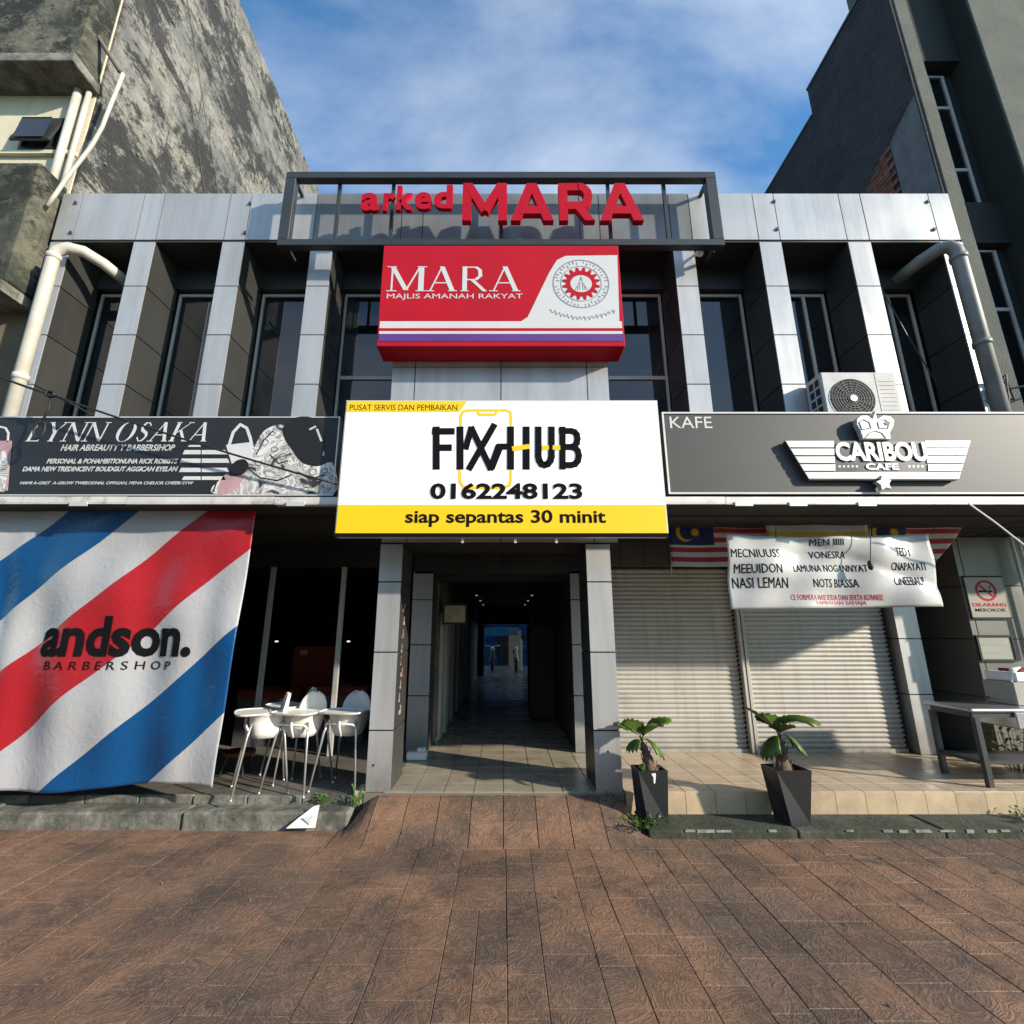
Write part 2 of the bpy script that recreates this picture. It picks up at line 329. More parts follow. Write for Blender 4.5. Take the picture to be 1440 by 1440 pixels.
def text(s, x0, z0, x1, z1, y, m, parent, name='lettering', bold=0.0, depth=0.0, shear=0.0, warp=None, spacing=1.0, res=3, top=0.0):
    "one line of lettering squeezed into a rectangle of the plane y; top > 0 leans x by height"
    c = bpy.data.curves.new('lettering', 'FONT'); c.body = s; c.offset = bold; c.shear = shear; c.resolution_u = res
    c.space_character = spacing; c.extrude = 0.001
    o = bpy.data.objects.new('tmp', c); COL.objects.link(o)
    me = bpy.data.meshes.new_from_object(o.evaluated_get(bpy.context.evaluated_depsgraph_get()))
    bpy.data.objects.remove(o)
    if not me.vertices: return None
    if warp:
        import bmesh
        bm_ = bmesh.new(); bm_.from_mesh(me)
        for ax_, st_ in ((0, .05 * c.size * (max(v.co.x for v in bm_.verts) / max(.1, x1 - x0))), (1, .1)):
            k_ = min(v.co[ax_] for v in bm_.verts) + st_; top_ = max(v.co[ax_] for v in bm_.verts)
            while k_ < top_:
                co_ = [0, 0, 0]; no_ = [0, 0, 0]; co_[ax_] = k_; no_[ax_] = 1
                bmesh.ops.bisect_plane(bm_, geom=bm_.verts[:] + bm_.edges[:] + bm_.faces[:], plane_co=co_, plane_no=no_); k_ += st_
        bm_.to_mesh(me); bm_.free()
    xs = [v.co.x for v in me.vertices]; ys = [v.co.y for v in me.vertices]
    a, b, cc, d = min(xs), max(xs), min(ys), max(ys); of = origin(parent)
    for v in me.vertices:
        X = x0 + (v.co.x - a) / (b - a) * (x1 - x0); Z = z0 + (v.co.y - cc) / (d - cc) * (z1 - z0)
        X += top * (Z - z0)
        Y = y - (depth + 0.0015 if v.co.z > 0 else 0.0003)
        if warp: Y += warp(X, Z)
        v.co = (X - of.x, Y - of.y, Z - of.z)
    me.materials.clear(); me.materials.append(m)
    me.polygons.foreach_set('material_index', [0] * len(me.polygons))
    return link(name, me, parent)
def ptext(s, xa, ya, xb, yb, Y, m, parent, **k):
    "lettering in a pixel rectangle (left, top, right, bottom) of the photograph on the plane Y"
    a, b = P(xa, yb, Y), P(xb, yb, Y); c, d = P(xa, ya, Y), P(xb, ya, Y)
    return text(s, (a.x + c.x) / 2, a.z, (b.x + d.x) / 2, c.z, Y, m, parent, **k)
def xz(px, py, Y): v = P(px, py, Y); return (v.x, v.z)

SERIF = {   # strokes: (x0,z0,x1,z1,width)
 'M': [(.10, 0, .10, 1, .05), (.90, 0, .90, 1, .15), (.10, 1, .50, .05, .14), (.86, 1, .50, .05, .05)],
 'A': [(.12, 0, .50, 1, .05), (.50, 1, .86, 0, .16), (.26, .34, .72, .34, .05)],
 'R': [(.20, 0, .20, 1, .16), (.20, .97, .58, .97, .05), (.20, .47, .58, .47, .05), (.45, .47, .90, 0, .15), (.58, .97, .72, .86, .09), (.72, .88, .74, .58, .13), (.72, .6, .58, .47, .09)],
 'L': [(.22, 0, .22, 1, .16), (.22, .03, .82, .03, .05), (.82, .0, .86, .25, .05)],
 'Y': [(.12, 1, .50, .45, .16), (.88, 1, .50, .45, .05), (.50, .5, .50, 0, .16)],
 'N': [(.14, 0, .14, 1, .05), (.14, 1, .86, .03, .15), (.88, 0, .88, 1, .05)],
 'K': [(.20, 0, .20, 1, .16), (.85, 1, .25, .42, .05), (.45, .58, .88, 0, .15)],
 'S': [(.80, .82, .62, .97, .05), (.62, .97, .38, .97, .06), (.40, .97, .22, .78, .11), (.22, .8, .30, .6, .13), (.28, .62, .72, .42, .15), (.72, .44, .80, .22, .13), (.80, .24, .60, .03, .10), (.62, .03, .36, .03, .06), (.38, .03, .18, .22, .05)],
}
SER = {'M': (.10, .90), 'A': (.12, .86), 'R': (.20,), 'L': (.22,), 'Y': (.50,), 'N': (.14,), 'K': (.20, .88)}
SERT = {'M': (.08, .92), 'R': (), 'L': (.22,), 'Y': (.12, .88), 'N': (.12, .88), 'K': (.20, .86)}
def serif(word, x0, z0, x1, z1, y, m, parent, lean=0.0, gap=0.10, widths=None):
    ws = [{'M': 1.25, 'N': 1.1, 'O': 1.1, 'A': 1.05, ' ': .45, 'L': .85, 'S': .75}.get(c, 1.0) for c in word]
    tot = sum(ws) + gap * (len(ws) - 1); k = (x1 - x0) / tot; x = x0; h = z1 - z0
    for c, wd in zip(word, ws):
        if c == ' ': x += (wd + gap) * k; continue
        W = wd * k; b = MB(); i = 0
        f = lambda u, v: (x + u * W + lean * v * h, z0 + v * h)
        if c == 'O':
            n = 28
            for q in range(n):
                t, u = 2 * math.pi * q / n, 2 * math.pi * (q + 1) / n
                wi = lambda t: 0.03 + 0.13 * abs(math.cos(t)) ** 1.5
                pt = lambda t, inn: f(.5 + (.44 - (wi(t) if inn else 0)) * math.cos(t), .5 + (.52 - (wi(t) * .55 if inn else 0)) * math.sin(t))
                b.prism([pt(t, 0), pt(u, 0), pt(u, 1), pt(t, 1)], y - .002, y)
        else:
            for (a0, b0, a1, b1, sw) in SERIF[c]:
                i += 1; sw *= 1.0
                if abs(b1 - b0) < 0.02:
                    q = [f(a0, b0 - .022), f(a1, b1 - .022), f(a1, b1 + .022), f(a0, b0 + .022)]
                elif abs(a1 - a0) < 0.02 or abs(b1 - b0) > .4:
                    q = [f(a0 - sw / 2, b0), f(a0 + sw / 2, b0), f(a1 + sw / 2, b1), f(a1 - sw / 2, b1)]
                else:
                    d = Vector((a1 - a0, b1 - b0)).normalized(); e = Vector((-d.y, d.x)) * sw / 2
                    q = [f(a0 - e.x, b0 - e.y), f(a1 - e.x, b1 - e.y), f(a1 + e.x, b1 + e.y), f(a0 + e.x, b0 + e.y)]
                b.prism(q, y - .002 - .0002 * i, y)
            for u in SER.get(c, ()): b.prism([f(u - .14, 0), f(u + .14, 0), f(u + .14, .035), f(u - .14, .035)], y - .0045, y)
            for u in SERT.get(c, ()): b.prism([f(u - .13, .965), f(u + .13, .965), f(u + .13, 1), f(u - .13, 1)], y - .0045, y)
        b.build('letter', m, parent); x += (wd + gap) * k

# ================================================================== THE GROUND
PF, SF = 5.17, 6.73          # front plane of pillars and fins; plane of the shop fronts
FL = 0.26                    # verandah floor
gr = box('ground', -60, -60, -0.30, 60, 60, -0.05, asphalt); tag(gr, 'dark street ground', kind='structure')
pv = box('pavement', -10, -1.5, -0.048, 10, 5.12, -0.0045, mat('joint_brown', (.05, .034, .025), .95)); tag(pv, 'brown stamped paving in front of the shops', kind='structure')
rng = random.Random(3)
def paver_mesh(x0, y0, x1, y1, dz=0.0, mbx=None):
    g, h, bv = 0.0020, dz, 0.0026
    b = mbx or MB(); k = len(b.v)
    X0, X1, Y0, Y1 = x0 + g, x1 - g, y0 + g, y1 - g
    b.v += [(X0, Y0, -.02), (X1, Y0, -.02), (X1, Y1, -.02), (X0, Y1, -.02), (X0, Y0, h - bv), (X1, Y0, h - bv), (X1, Y1, h - bv), (X0, Y1, h - bv),
            (X0 + bv, Y0 + bv, h), (X1 - bv, Y0 + bv, h), (X1 - bv, Y1 - bv, h), (X0 + bv, Y1 - bv, h)]
    for q in ((0, 1, 5, 4), (1, 2, 6, 5), (2, 3, 7, 6), (3, 0, 4, 7), (4, 5, 9, 8), (5, 6, 10, 9), (6, 7, 11, 10), (7, 4, 8, 11), (8, 9, 10, 11)):
        b.f.append(tuple(k + i for i in q)); b.mi.append(0)
    return b
pieces = []; x = -9.6; ci = 0
while x < 9.6:
    wcol = rng.choice((0.20, 0.25, 0.30, 0.36)); y = -1.3 - rng.random() * 0.4
    while y < 5.06:
        ln = rng.choice((0.20, 0.30, 0.40, 0.40, 0.55)); y1 = min(y + ln, 5.06)
        if 5.06 - y1 < 0.14: y1 = 5.06
        if wcol > .3 and rng.random() < 0.35 and ln > .35:
            c = x + wcol / 2; pieces += [(x, y, c, y1), (c, y, x + wcol, y1)]
        else: pieces.append((x, y, x + wcol, y1))
        y = y1
    x += wcol
def seen(p):
    cxm, cym = (p[0] + p[2]) / 2, (p[1] + p[3]) / 2
    if cym < 2.45: return 0
    dep = cym * cp - CAM_Z * sp; px = CX + FOC * cxm / dep
    return (p[2] - p[0]) * (p[3] - p[1]) / dep ** 3 if -60 < px < 1500 else 0
order = sorted(pieces, key=seen, reverse=True); rest = MB()
for i, p in enumerate(order):
    dz = rng.uniform(-0.002, 0.002)
    if seen(p) > 0 and i < 298:
        b = paver_mesh(p[0], p[1], p[2], p[3], dz); b.build('paver', paver, pv)
    else: paver_mesh(p[0], p[1], p[2], p[3], dz, rest)
o = rest.build('outer_pavers', paver, pv); o['kind'] = 'stuff'

# ramp of the same paving up to the corridor
rp_ = thing('entrance_ramp', (-0.1, 4.9, 0), 'rounded brown paved ramp leading up to the corridor entrance', 'ramp')
def ramp_z(x, y):
    t = min(1, max(0, (y - 4.58) / 0.58)); e = min(1, max(0, min((x + 1.50) / 0.30, (1.30 - x) / 0.22)))
    e = e * e * (3 - 2 * e); t = t * t * (3 - 2 * t) * 0.65 + t * 0.35
    return 0.006 + (FL - 0.03) * t * e
xs = [-1.50, -1.2, -0.9, -0.6, -0.3, 0.0, 0.3, 0.6, 0.9, 1.30]
for i in range(len(xs) - 1):
    for j, (ya, yb) in enumerate(((4.58, 4.86), (4.86, 5.16))):
        b = MB(); n = 5; g = 0.004
        grid = [[(lambda X, Y: (X, Y, ramp_z(X, Y)))(xs[i] + g + (xs[i + 1] - xs[i] - 2 * g) * a / n, ya + g + (yb - ya - 2 * g) * c / n) for a in range(n + 1)] for c in range(n + 1)]
        for c in range(n):
            for a in range(n): b.face([grid[c][a], grid[c][a + 1], grid[c + 1][a + 1], grid[c + 1][a]])
        for a in range(n):
            for row, s in ((0, 1), (n, -1)):
                p, q = grid[row][a], grid[row][a + 1]; f = [(p[0], p[1], -.02), (q[0], q[1], -.02), q, p]; b.face(f[::s])
                p, q = grid[a][row], grid[a + 1][row]; f = [(p[0], p[1], -.02), (q[0], q[1], -.02), q, p]; b.face(f[::-s])
        b.build('paver', paver, rp_)
b = MB(); n = 24
for i in range(n):
    for j in range(8):
        f = lambda a, c: (-1.49 + 2.78 * a / n, 4.585 + 0.57 * c / 8, ramp_z(-1.49 + 2.78 * a / n, 4.585 + 0.57 * c / 8) - 0.007)
        b.face([f(i, j), f(i + 1, j), f(i + 1, j + 1), f(i, j + 1)])
b.build('bedding', joint, rp_)

# left: old concrete step; right: mossy apron and tiled platform
b = MB(); rg = random.Random(5); xx = -10.0
while xx < -1.42:
    x1 = min(xx + rg.uniform(1.2, 2.2), -1.42)
    b.box(xx, 4.97 + rg.uniform(-.015, .015), -0.03, x1 - .012, 5.25, 0.15 + rg.uniform(-.008, .008)); xx = x1
lk = b.build('left_kerb_step', concrete, bevel=0.02, seg=2); tag(lk, 'stained old concrete step along the barber shop front', kind='structure')
lf = box('left_verandah_floor', -10, 5.22, -0.03, -1.35, 12, 0.215, verandah, bevel=0.01); tag(lf, 'dark concrete verandah floor under the high chairs', kind='structure')
b = MB()
for k in range(16): 
    xa = -9.9 + k * 0.53
    b.box(xa, 5.18 + rg.uniform(0, .02), 0.14, xa + 0.52, 5.24, 0.222 + rg.uniform(-.004, .004))
tag(b.build('left_floor_edge', concrete, bevel=0.008), 'worn tile edging of the left verandah floor', kind='structure')
b = MB(); xx = 1.28
for x1 in (2.6, 3.9, 5.05, 6.4, 8.0, 10): b.box(xx, 4.78, -.03, x1 - .012, 5.20, .066 + rg.uniform(-.004, .004)); xx = x1
ra = b.build('right_apron', mossy, bevel=0.012, seg=2); tag(ra, 'dark green mossy concrete apron below the tiled platform', kind='structure')
b = MB(); xx = 1.6
while xx < 7:
    x1 = xx + rg.uniform(.02, .16)
    if rg.random() < .5: b.box(xx, 4.774, .066 - rg.uniform(.004, .02), x1, 4.775 + rg.uniform(.004, .014), .0718)
    xx = x1 + rg.uniform(.01, .12)
tag(b.build('kerb_edge_bits', mat('pale_kerb_bits', (0.22, 0.215, 0.18), 0.8, var=0.5, scale=25)), 'broken pale bits along the apron kerb edge', kind='structure')  # small pale strips scattered along the kerb edge

plat = box('tiled_platform', 1.17, 5.182, -.03, 10, 12, FL - .012, grout); tag(plat, 'beige tiled platform in front of the shutters', kind='structure')
def tile_top(parent, x0, y0, x1, y1, z, m, name='floor_tile', me=None):
    if me is None:
        b = MB(); g = .0025; k = 0; bv = .003
        w_, d_ = x1 - x0, y1 - y0
        b.v = [(g, g, -.01), (w_ - g, g, -.01), (w_ - g, d_ - g, -.01), (g, d_ - g, -.01), (g + bv, g + bv, 0), (w_ - g - bv, g + bv, 0), (w_ - g - bv, d_ - g - bv, 0), (g + bv, d_ - g - bv, 0)]
        for q in ((0, 1, 5, 4), (1, 2, 6, 5), (2, 3, 7, 6), (3, 0, 4, 7), (4, 5, 6, 7)): b.f.append(q); b.mi.append(0)
        me = bpy.data.meshes.new(name); me.from_pydata(b.v, [], b.f); me.materials.append(m)
    o = link(name, me, parent); o.location = Vector((x0, y0, z)) - origin(parent); return me
T = 0.29; me = None
for i in range(19):
    for j in range(6):
        x0 = 1.18 + i * T; y0 = 5.175 + j * T * 0.9
        me = tile_top(plat, x0, y0, x0 + T, y0 + T * .9, FL, tile, me=me)
me = None
for i in range(19):
    b = MB(); x0 = 1.18 + i * T
    if me is None:
        b.box(.0025, -.008, 0, T - .0025, .004, FL - .066 - .006); me = bpy.data.meshes.new('riser_tile'); me.from_pydata(b.v, [], b.f); me.materials.append(mat('riser_tile', (0.50, 0.38, 0.24), 0.4, var=0.15, scale=4, rand=0.10, col2=(0.30, 0.22, 0.14), thr=(.5, .8)))
    o = link('riser_tile', me, plat); o.location = (x0, 5.176, .066)
cf = box('corridor_floor', -1.35, 5.16, -.03, 1.168, 26, FL - .006, mat('pale_grout', (.16, .14, .11), .8)); tag(cf, 'grey tiled corridor floor running through the building', kind='structure')
me = None
for j in range(16):
    for i in range(8):
        x0 = -1.16 + i * .29; y0 = 5.165 + j * .29
        me = tile_top(cf, x0, y0, x0 + .29, y0 + .29, FL, tilegrey, me=me)
b = MB()
for j in range(16, 70):
    for i in range(8): b.box(-1.16 + i * .29 + .003, 5.165 + j * .29 + .003, FL - .01, -1.16 + i * .29 + .287, 5.165 + j * .29 + .287, FL)
o = b.build('far_floor_tiles', tilegrey, cf); o['kind'] = 'stuff'

# ================================================================== THE ARCADE BUILDING
bld = thing('arcade_building', (0, PF, 0), 'two storey shop building with silver vertical fins and panelled parapet', 'building')
ZB, ZT = 6.71, 7.45
FINS = [(-5.87, -5.61), (-4.79, -4.52), (-3.64, -3.36), (-2.49, -2.21), (2.19, 2.46), (3.32, 3.60), (4.47, 4.76), (5.67, 5.95)]
ZJ = [3.1, 3.95, 4.63, 5.30, 6.00, ZB]
# parapet cladding
backing = box('parapet_backing', -5.875, PF + .005, ZB + .01, 5.95, PF + .45, ZT - .01, joint, bld)
seams = [-5.88, -5.61, -4.79, -4.52, -3.64, -3.36, -2.48, -2.21, -1.34, -1.06, -0.05, 1.0, 1.26, 2.19, 2.46, 3.32, 3.60, 4.47, 4.76, 5.67, 5.95]
for a, c in zip(seams, seams[1:]):
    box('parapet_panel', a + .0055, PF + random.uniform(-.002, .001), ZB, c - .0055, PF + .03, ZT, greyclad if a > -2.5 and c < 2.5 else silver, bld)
b = MB()
for (xa, ya) in ((352, 287), (345, 328), (1088, 284), (1092, 323), (1304, 284), (1313, 323), (107, 286), (100, 328)):
    q = P(xa, ya, PF); b.box(q.x - .015, PF - .02, q.z - .02, q.x + .015, PF - .004, q.z + .02)
b.build('fixing_lug', darkgrey, bld)
box('soffit', -5.86, PF + .012, ZB - .03, 5.94, PF + .62, ZB - .006, charcoal, bld)
box('window_head_beam', -5.86, 5.66, 6.36, 5.94, 6.0, ZB - .032, charcoal, bld)
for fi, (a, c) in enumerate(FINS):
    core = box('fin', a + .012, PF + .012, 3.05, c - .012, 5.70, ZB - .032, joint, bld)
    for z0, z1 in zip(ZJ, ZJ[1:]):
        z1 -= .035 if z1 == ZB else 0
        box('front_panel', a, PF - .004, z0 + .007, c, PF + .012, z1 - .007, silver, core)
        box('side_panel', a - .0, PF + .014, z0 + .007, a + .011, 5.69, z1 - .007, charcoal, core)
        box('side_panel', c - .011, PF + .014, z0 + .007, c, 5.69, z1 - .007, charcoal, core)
# windows between the fins
edges = [(-5.61, -4.79), (-4.52, -3.64), (-3.36, -2.49), (-2.21, -1.34), (1.26, 2.19), (2.46, 3.32), (3.60, 4.47), (4.76, 5.67)]
WY = 5.74
for wi, (a, c) in enumerate(edges):
    f = MB(); t = .035; zt = 6.34
    f.box(a + .002, WY, 3.1, a + t, WY + .06, zt); f.box(c - t, WY, 3.1, c - .002, WY + .06, zt); f.box(a + t, WY, zt - .04, c - t, WY + .06, zt)
    if wi in (3, 4): f.box(a + t, WY, 5.02, c - t, WY + .05, 5.07)
    if wi in (6, 7): f.box((a + c) / 2 + .12, WY - .004, 3.1, (a + c) / 2 + .16, WY + .055, zt - .04)
    fo = f.build('window_frame', mat('frame_cream', (.60, .57, .48), .5, var=.1), bld)
    box('pane', a + t, WY + .02, 3.1, c - t, WY + .03, zt - .04, glass, fo)
box('upper_wall', -5.86, 5.80, 3.0, 5.94, 5.95, 6.5, dark, bld)
# centre block above the entrance
cb = box('centre_block', -1.325, PF + .012, 2.70, 1.245, 5.80, ZB - .032, joint, bld)
for a, c in ((-1.34, -1.06), (-1.06, -.03), (-.03, 1.0), (1.0, 1.26)):
    for z0, z1 in ((2.71, 3.95), (3.95, 4.86), (4.86, 6.0), (6.0, ZB - .035)):
        box('front_panel', a + .006, PF, z0 + .006, c - .006, PF + .012, z1 - .006, silver, cb)
for z0, z1 in ((2.71, 3.95), (3.95, 4.86), (4.86, 6.0), (6.0, ZB - .035)):
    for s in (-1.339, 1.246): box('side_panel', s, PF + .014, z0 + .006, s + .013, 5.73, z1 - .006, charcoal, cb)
# entrance pillars
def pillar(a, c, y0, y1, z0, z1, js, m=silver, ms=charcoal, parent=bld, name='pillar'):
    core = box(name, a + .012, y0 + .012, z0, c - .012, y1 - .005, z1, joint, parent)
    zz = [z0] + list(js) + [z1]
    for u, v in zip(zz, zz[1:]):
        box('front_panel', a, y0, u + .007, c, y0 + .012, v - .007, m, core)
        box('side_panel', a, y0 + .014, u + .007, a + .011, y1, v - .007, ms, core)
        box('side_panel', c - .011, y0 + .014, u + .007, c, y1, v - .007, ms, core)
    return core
JS = (0.81, 1.56, 2.285)
lp = pillar(-1.34, -1.10, PF, 5.74, 0.02, 2.70, JS); rpil = pillar(.90, 1.16, PF, 5.74, 0.02, 2.70, JS)
lp2 = pillar(-1.26, -.985, SF, 7.2, FL, 2.6, (0.95, 1.6, 2.2)); rp2 = pillar(.93, 1.21, SF, 7.2, FL, 2.6, (0.95, 1.6, 2.2))
b = MB()
for (q, r) in (((525, 1076)), ((855, 1057))): v = P(q, r, PF); b.disc(v.x, v.z, .010, .010, PF - .004, PF - .001, 10)
b.build('bolt_hole', black, bld)
# remains of stickers on the inner face of the left pillar
b = MB(); rs = random.Random(4)
for i, z0 in enumerate((1.55, 1.42, 1.30, 1.18, 1.05, .92, 1.70, 1.84, 1.98)):
    w0 = rs.uniform(.03, .10); y0 = 5.36 + rs.uniform(-.02, .04); h = rs.uniform(.015, .05)
    b.box(-1.0995, y0, z0, -1.0965, y0 + w0, z0 + h); b.box(-1.0995, y0 + w0 * .7, z0, -1.0960, y0 + w0, z0 + .09)
b.build('peeling_sticker', mat('sticker', (0.32, 0.27, 0.24), .7, var=.4, scale=20, col2=(.25, .04, .03), thr=(.5, .55)), lp)
# shutters
def shutter(x0, x1, zt):
    core = box('roller_shutter', x0, SF + .035, FL, x1, SF + .05, zt, dark, bld)
    pitch = .0595; prof = [(0, 0), (-.003, .004), (-.011, .016), (-.014, .030), (-.011, .044), (-.003, .055), (0, .0575)]
    me = bpy.data.meshes.new('slat'); n = len(prof); v = []
    for X in (0, x1 - x0): v += [(X, p[0], p[1]) for p in prof]
    me.from_pydata(v, [], [(i, n + i, n + i + 1, i + 1) for i in range(n - 1)] + [tuple(range(n))[::-1], tuple(range(n, 2 * n))])
    me.materials.append(shutterm); k = 0
    while FL + .05 + (k + 1) * pitch < zt:
        o = link('slat', me, core); o.location = Vector((x0, SF + .03, FL + .05 + k * pitch)) - origin(core); k += 1
    box('bottom_rail', x0, SF + .0, FL + .002, x1, SF + .033, FL + .048, shutterm, core)
    tk = MB(); k = 0
    while FL + .05 + (k + 1) * pitch < zt:
        for X in (x0 - .002, x1 - .022): tk.box(X, SF + .0, FL + .052 + k * pitch, X + .024, SF + .0275, FL + .075 + k * pitch)
        k += 1
    o = tk.build('end_lock', joint, core); o['kind'] = 'stuff'
shutter(1.22, 3.165, 2.66); shutter(3.275, 5.215, 2.66)
box('shutter_post', 3.17, SF - .06, FL, 3.27, SF + .06, 2.66, shutterm, bld, bevel=.006)
b = MB(); b.box(3.215, SF - .064, FL, 3.225, SF - .0605, 2.66); b.build('post_groove', joint, bld)
pillar(5.27, 5.57, SF - .12, 7.24, FL, 2.85, (0.98, 1.68, 2.35), ms=silver)
box('shutter_housing', 1.17, SF - .10, 2.66, 5.265, 7.2, 3.0, mat('housing_olive', (.09, .088, .07), .6), bld)
b = MB()
for i in range(12): b.box(1.3 + i * .33, SF - .105, 2.67, 1.305 + i * .33, SF - .1005, 2.99)
b.build('housing_seam', joint, bld)
# canopy over the pavement side
CY = 4.70
box('canopy_slab', -7.5, CY + .03, 3.02, 7.5, 5.165, 3.10, dark, bld)
box('verandah_ceiling', -7.5, 5.18, 2.98, -1.345, 6.75, 3.04, dark, bld); box('verandah_ceiling', 1.265, 5.18, 3.005, 7.6, 7.3, 3.04, dark, bld)
b = MB(); xx = -7.5; rg2 = random.Random(9)
while xx < 7.5:
    x1 = min(7.5, xx + rg2.uniform(1.5, 2.6)); z = 3.035 + rg2.uniform(-.004, .004)
    b.box(xx, CY, z, x1 - .006, CY + .028, z + .065); b.box(xx, CY + .002, z - .012, x1 - .006, CY + .09, z - .001); xx = x1
b.build('canopy_edge_rail', mat('rail_white', (.66, .64, .58), .4, .2, .15, 4, col2=(.25, .2, .14), thr=(.55, .7)), bld)
b = MB()
for xa in (-4.4, -2.2, 2.35, 2.9, 3.6): b.box(xa, CY - .012, 3.0, xa + .18, CY - .002, 3.045)
b.build('rail_clip', alu, bld)
# entrance header and corridor shell
box('header_panel', -1.25, SF, 2.562, -.012, SF + .3, 2.97, charcoal, bld); box('header_panel', -.004, SF, 2.562, 1.2, SF + .3, 2.97, charcoal, bld)
box('entrance_ceiling', -1.095, 5.18, 2.985, .895, 7.04, 3.03, dark, bld)
box('header_lintel', -1.1, SF + .31, 2.50, 1.1, SF + .6, 2.99, dark, bld)
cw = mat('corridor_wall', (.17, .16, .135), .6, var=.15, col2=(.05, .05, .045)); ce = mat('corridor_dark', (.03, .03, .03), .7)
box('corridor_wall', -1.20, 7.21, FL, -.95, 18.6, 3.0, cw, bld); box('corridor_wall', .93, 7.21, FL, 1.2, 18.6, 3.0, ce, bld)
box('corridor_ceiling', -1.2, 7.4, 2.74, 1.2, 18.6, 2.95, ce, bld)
box('far_lintel', -.94, 18.3, 2.08, .92, 18.6, 2.735, ce, bld); box('far_jamb', -.94, 18.3, FL, -.72, 18.6, 2.07, ce, bld)
# pale folding doors and strips down the left wall of the corridor
dm = mat('folding_door', (.42, .41, .36), .5, var=.15)
for i in range(11):
    y0 = 7.35 + i * .52
    box('folding_door', -.945, y0, FL + .02, -.905 + (i % 2) * .018, y0 + (.16 if i % 3 else .34), 2.05 - (i % 2) * .02, dm, bld, bevel=.004)
box('skirting', -.948, 7.21, FL + .001, -.93, 13, FL + .10, tilegrey, bld)
# body of the building behind
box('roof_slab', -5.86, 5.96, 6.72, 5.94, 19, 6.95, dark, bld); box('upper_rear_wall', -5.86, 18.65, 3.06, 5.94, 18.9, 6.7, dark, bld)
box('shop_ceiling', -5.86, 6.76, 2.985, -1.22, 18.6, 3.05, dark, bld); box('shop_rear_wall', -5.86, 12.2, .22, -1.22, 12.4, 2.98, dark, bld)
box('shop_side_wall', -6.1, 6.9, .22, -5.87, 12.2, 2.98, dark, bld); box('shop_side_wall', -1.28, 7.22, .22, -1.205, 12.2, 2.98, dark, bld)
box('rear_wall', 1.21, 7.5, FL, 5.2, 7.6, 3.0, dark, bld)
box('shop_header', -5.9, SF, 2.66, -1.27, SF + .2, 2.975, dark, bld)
for q in (384, 484):
    v = P(q, 800, SF); box('glazing_post', v.x - .03, SF, .22, v.x + .03, SF + .05, 2.655, alu, bld)
    
# ================================================================== SIGNS
# -- framed parapet sign, red letters
FY = 4.86
s1 = thing('parapet_sign', (0, FY, 6.33), 'large dark steel frame on the parapet holding red raised letters', 'sign')
fz0, fz1, fx0, fx1, t = 6.335, 7.46, -2.765, 2.70, .10
fr = MB(); fr.box(fx0, FY, fz0, fx1, FY + .10, fz0 + .09); fr.box(fx0, FY, fz1 - .10, fx1, FY + .10, fz1)
fr.box(fx0, FY + .001, fz0 + .09, fx0 + .13, FY + .099, fz1 - .10); fr.box(fx1 - .13, FY + .001, fz0 + .09, fx1, FY + .099, fz1 - .10)
fro = fr.build('frame', darkgrey, s1, bevel=.004)
for q in (474, 551, 705, 857, 937):
    v = P(q, 250, FY); box('upright', v.x - .02, FY + .10, fz0 + .05, v.x + .02, FY + .14, fz1 - .05, darkgrey, s1)
for xa in (-2.70, 2.60):
    for z in (6.36, 7.38): box('bracket', xa, FY + .141, z, xa + .04, PF - .006, z + .04, darkgrey, s1)
LY = FY - .004
def l3(ch, xa, ya, xb, yb, bold, d=.10):
    a, c = P(xa, yb, LY), P(xb, ya, LY); a2 = P(xb, yb, LY); c2 = P(xa, ya, LY)
    text(ch, (a.x + c2.x) / 2, a.z, (a2.x + c.x) / 2, c.z, LY, red3d, s1, name='letter', bold=bold, depth=d, res=4)
for ch, xa, ya, xb, yb in (('a', 509, 276, 535, 301), ('r', 540, 276, 556, 301), ('k', 559, 266, 583, 300), ('e', 584, 275, 608, 299), ('d', 611, 265, 637, 298)):
    l3(ch, xa, ya, xb, yb, .035, .05)
def big(ch, xa, xb):
    a, c = P((xa + xb) / 2, 317, LY), P((xa + xb) / 2, 265, LY); k = (P(xb, 290, LY).x - P(xa, 290, LY).x); x0 = P(xa, 290, LY).x; h = c.z - a.z
    f = lambda u, v: (x0 + u * k, a.z + v * h); b = MB(); y0, y1 = LY - .075, LY
    def q(*pts):
        nonlocal y0; b.prism([f(*p) for p in pts], y0, y1); y0 -= .0007
    if ch == 'M':
        q((0, 0), (.20, 0), (.20, 1), (0, 1)); q((.80, 0), (1, 0), (1, 1), (.80, 1)); q((.0, 1), (.22, 1), (.58, .32), (.42, .22)); q((1, 1), (.78, 1), (.42, .32), (.58, .22))
    elif ch == 'A':
        q((0, 0), (.23, 0), (.60, 1), (.38, 1)); q((1, 0), (.77, 0), (.40, 1), (.62, 1)); q((.2, .18), (.8, .18), (.74, .38), (.26, .38))
    else:
        q((0, 0), (.25, 0), (.25, 1), (0, 1)); q((.2, 1), (.60, 1), (.60, .80), (.2, .80)); q((.2, .30), (.60, .30), (.60, .50), (.2, .50)); q((.42, .36), (.66, .40), (1, 0), (.72, 0))
        n = 8
        for i in range(n):
            t0, t1 = -math.pi / 2 + math.pi * i / n, -math.pi / 2 + math.pi * (i + 1) / n
            q((.58 + .38 * math.cos(t0), .65 + .35 * math.sin(t0)), (.58 + .38 * math.cos(t1), .65 + .35 * math.sin(t1)), (.58 + .14 * math.cos(t1), .65 + .15 * math.sin(t1)), (.58 + .14 * math.cos(t0), .65 + .15 * math.sin(t0)))
    b.build('letter', red3d, s1)
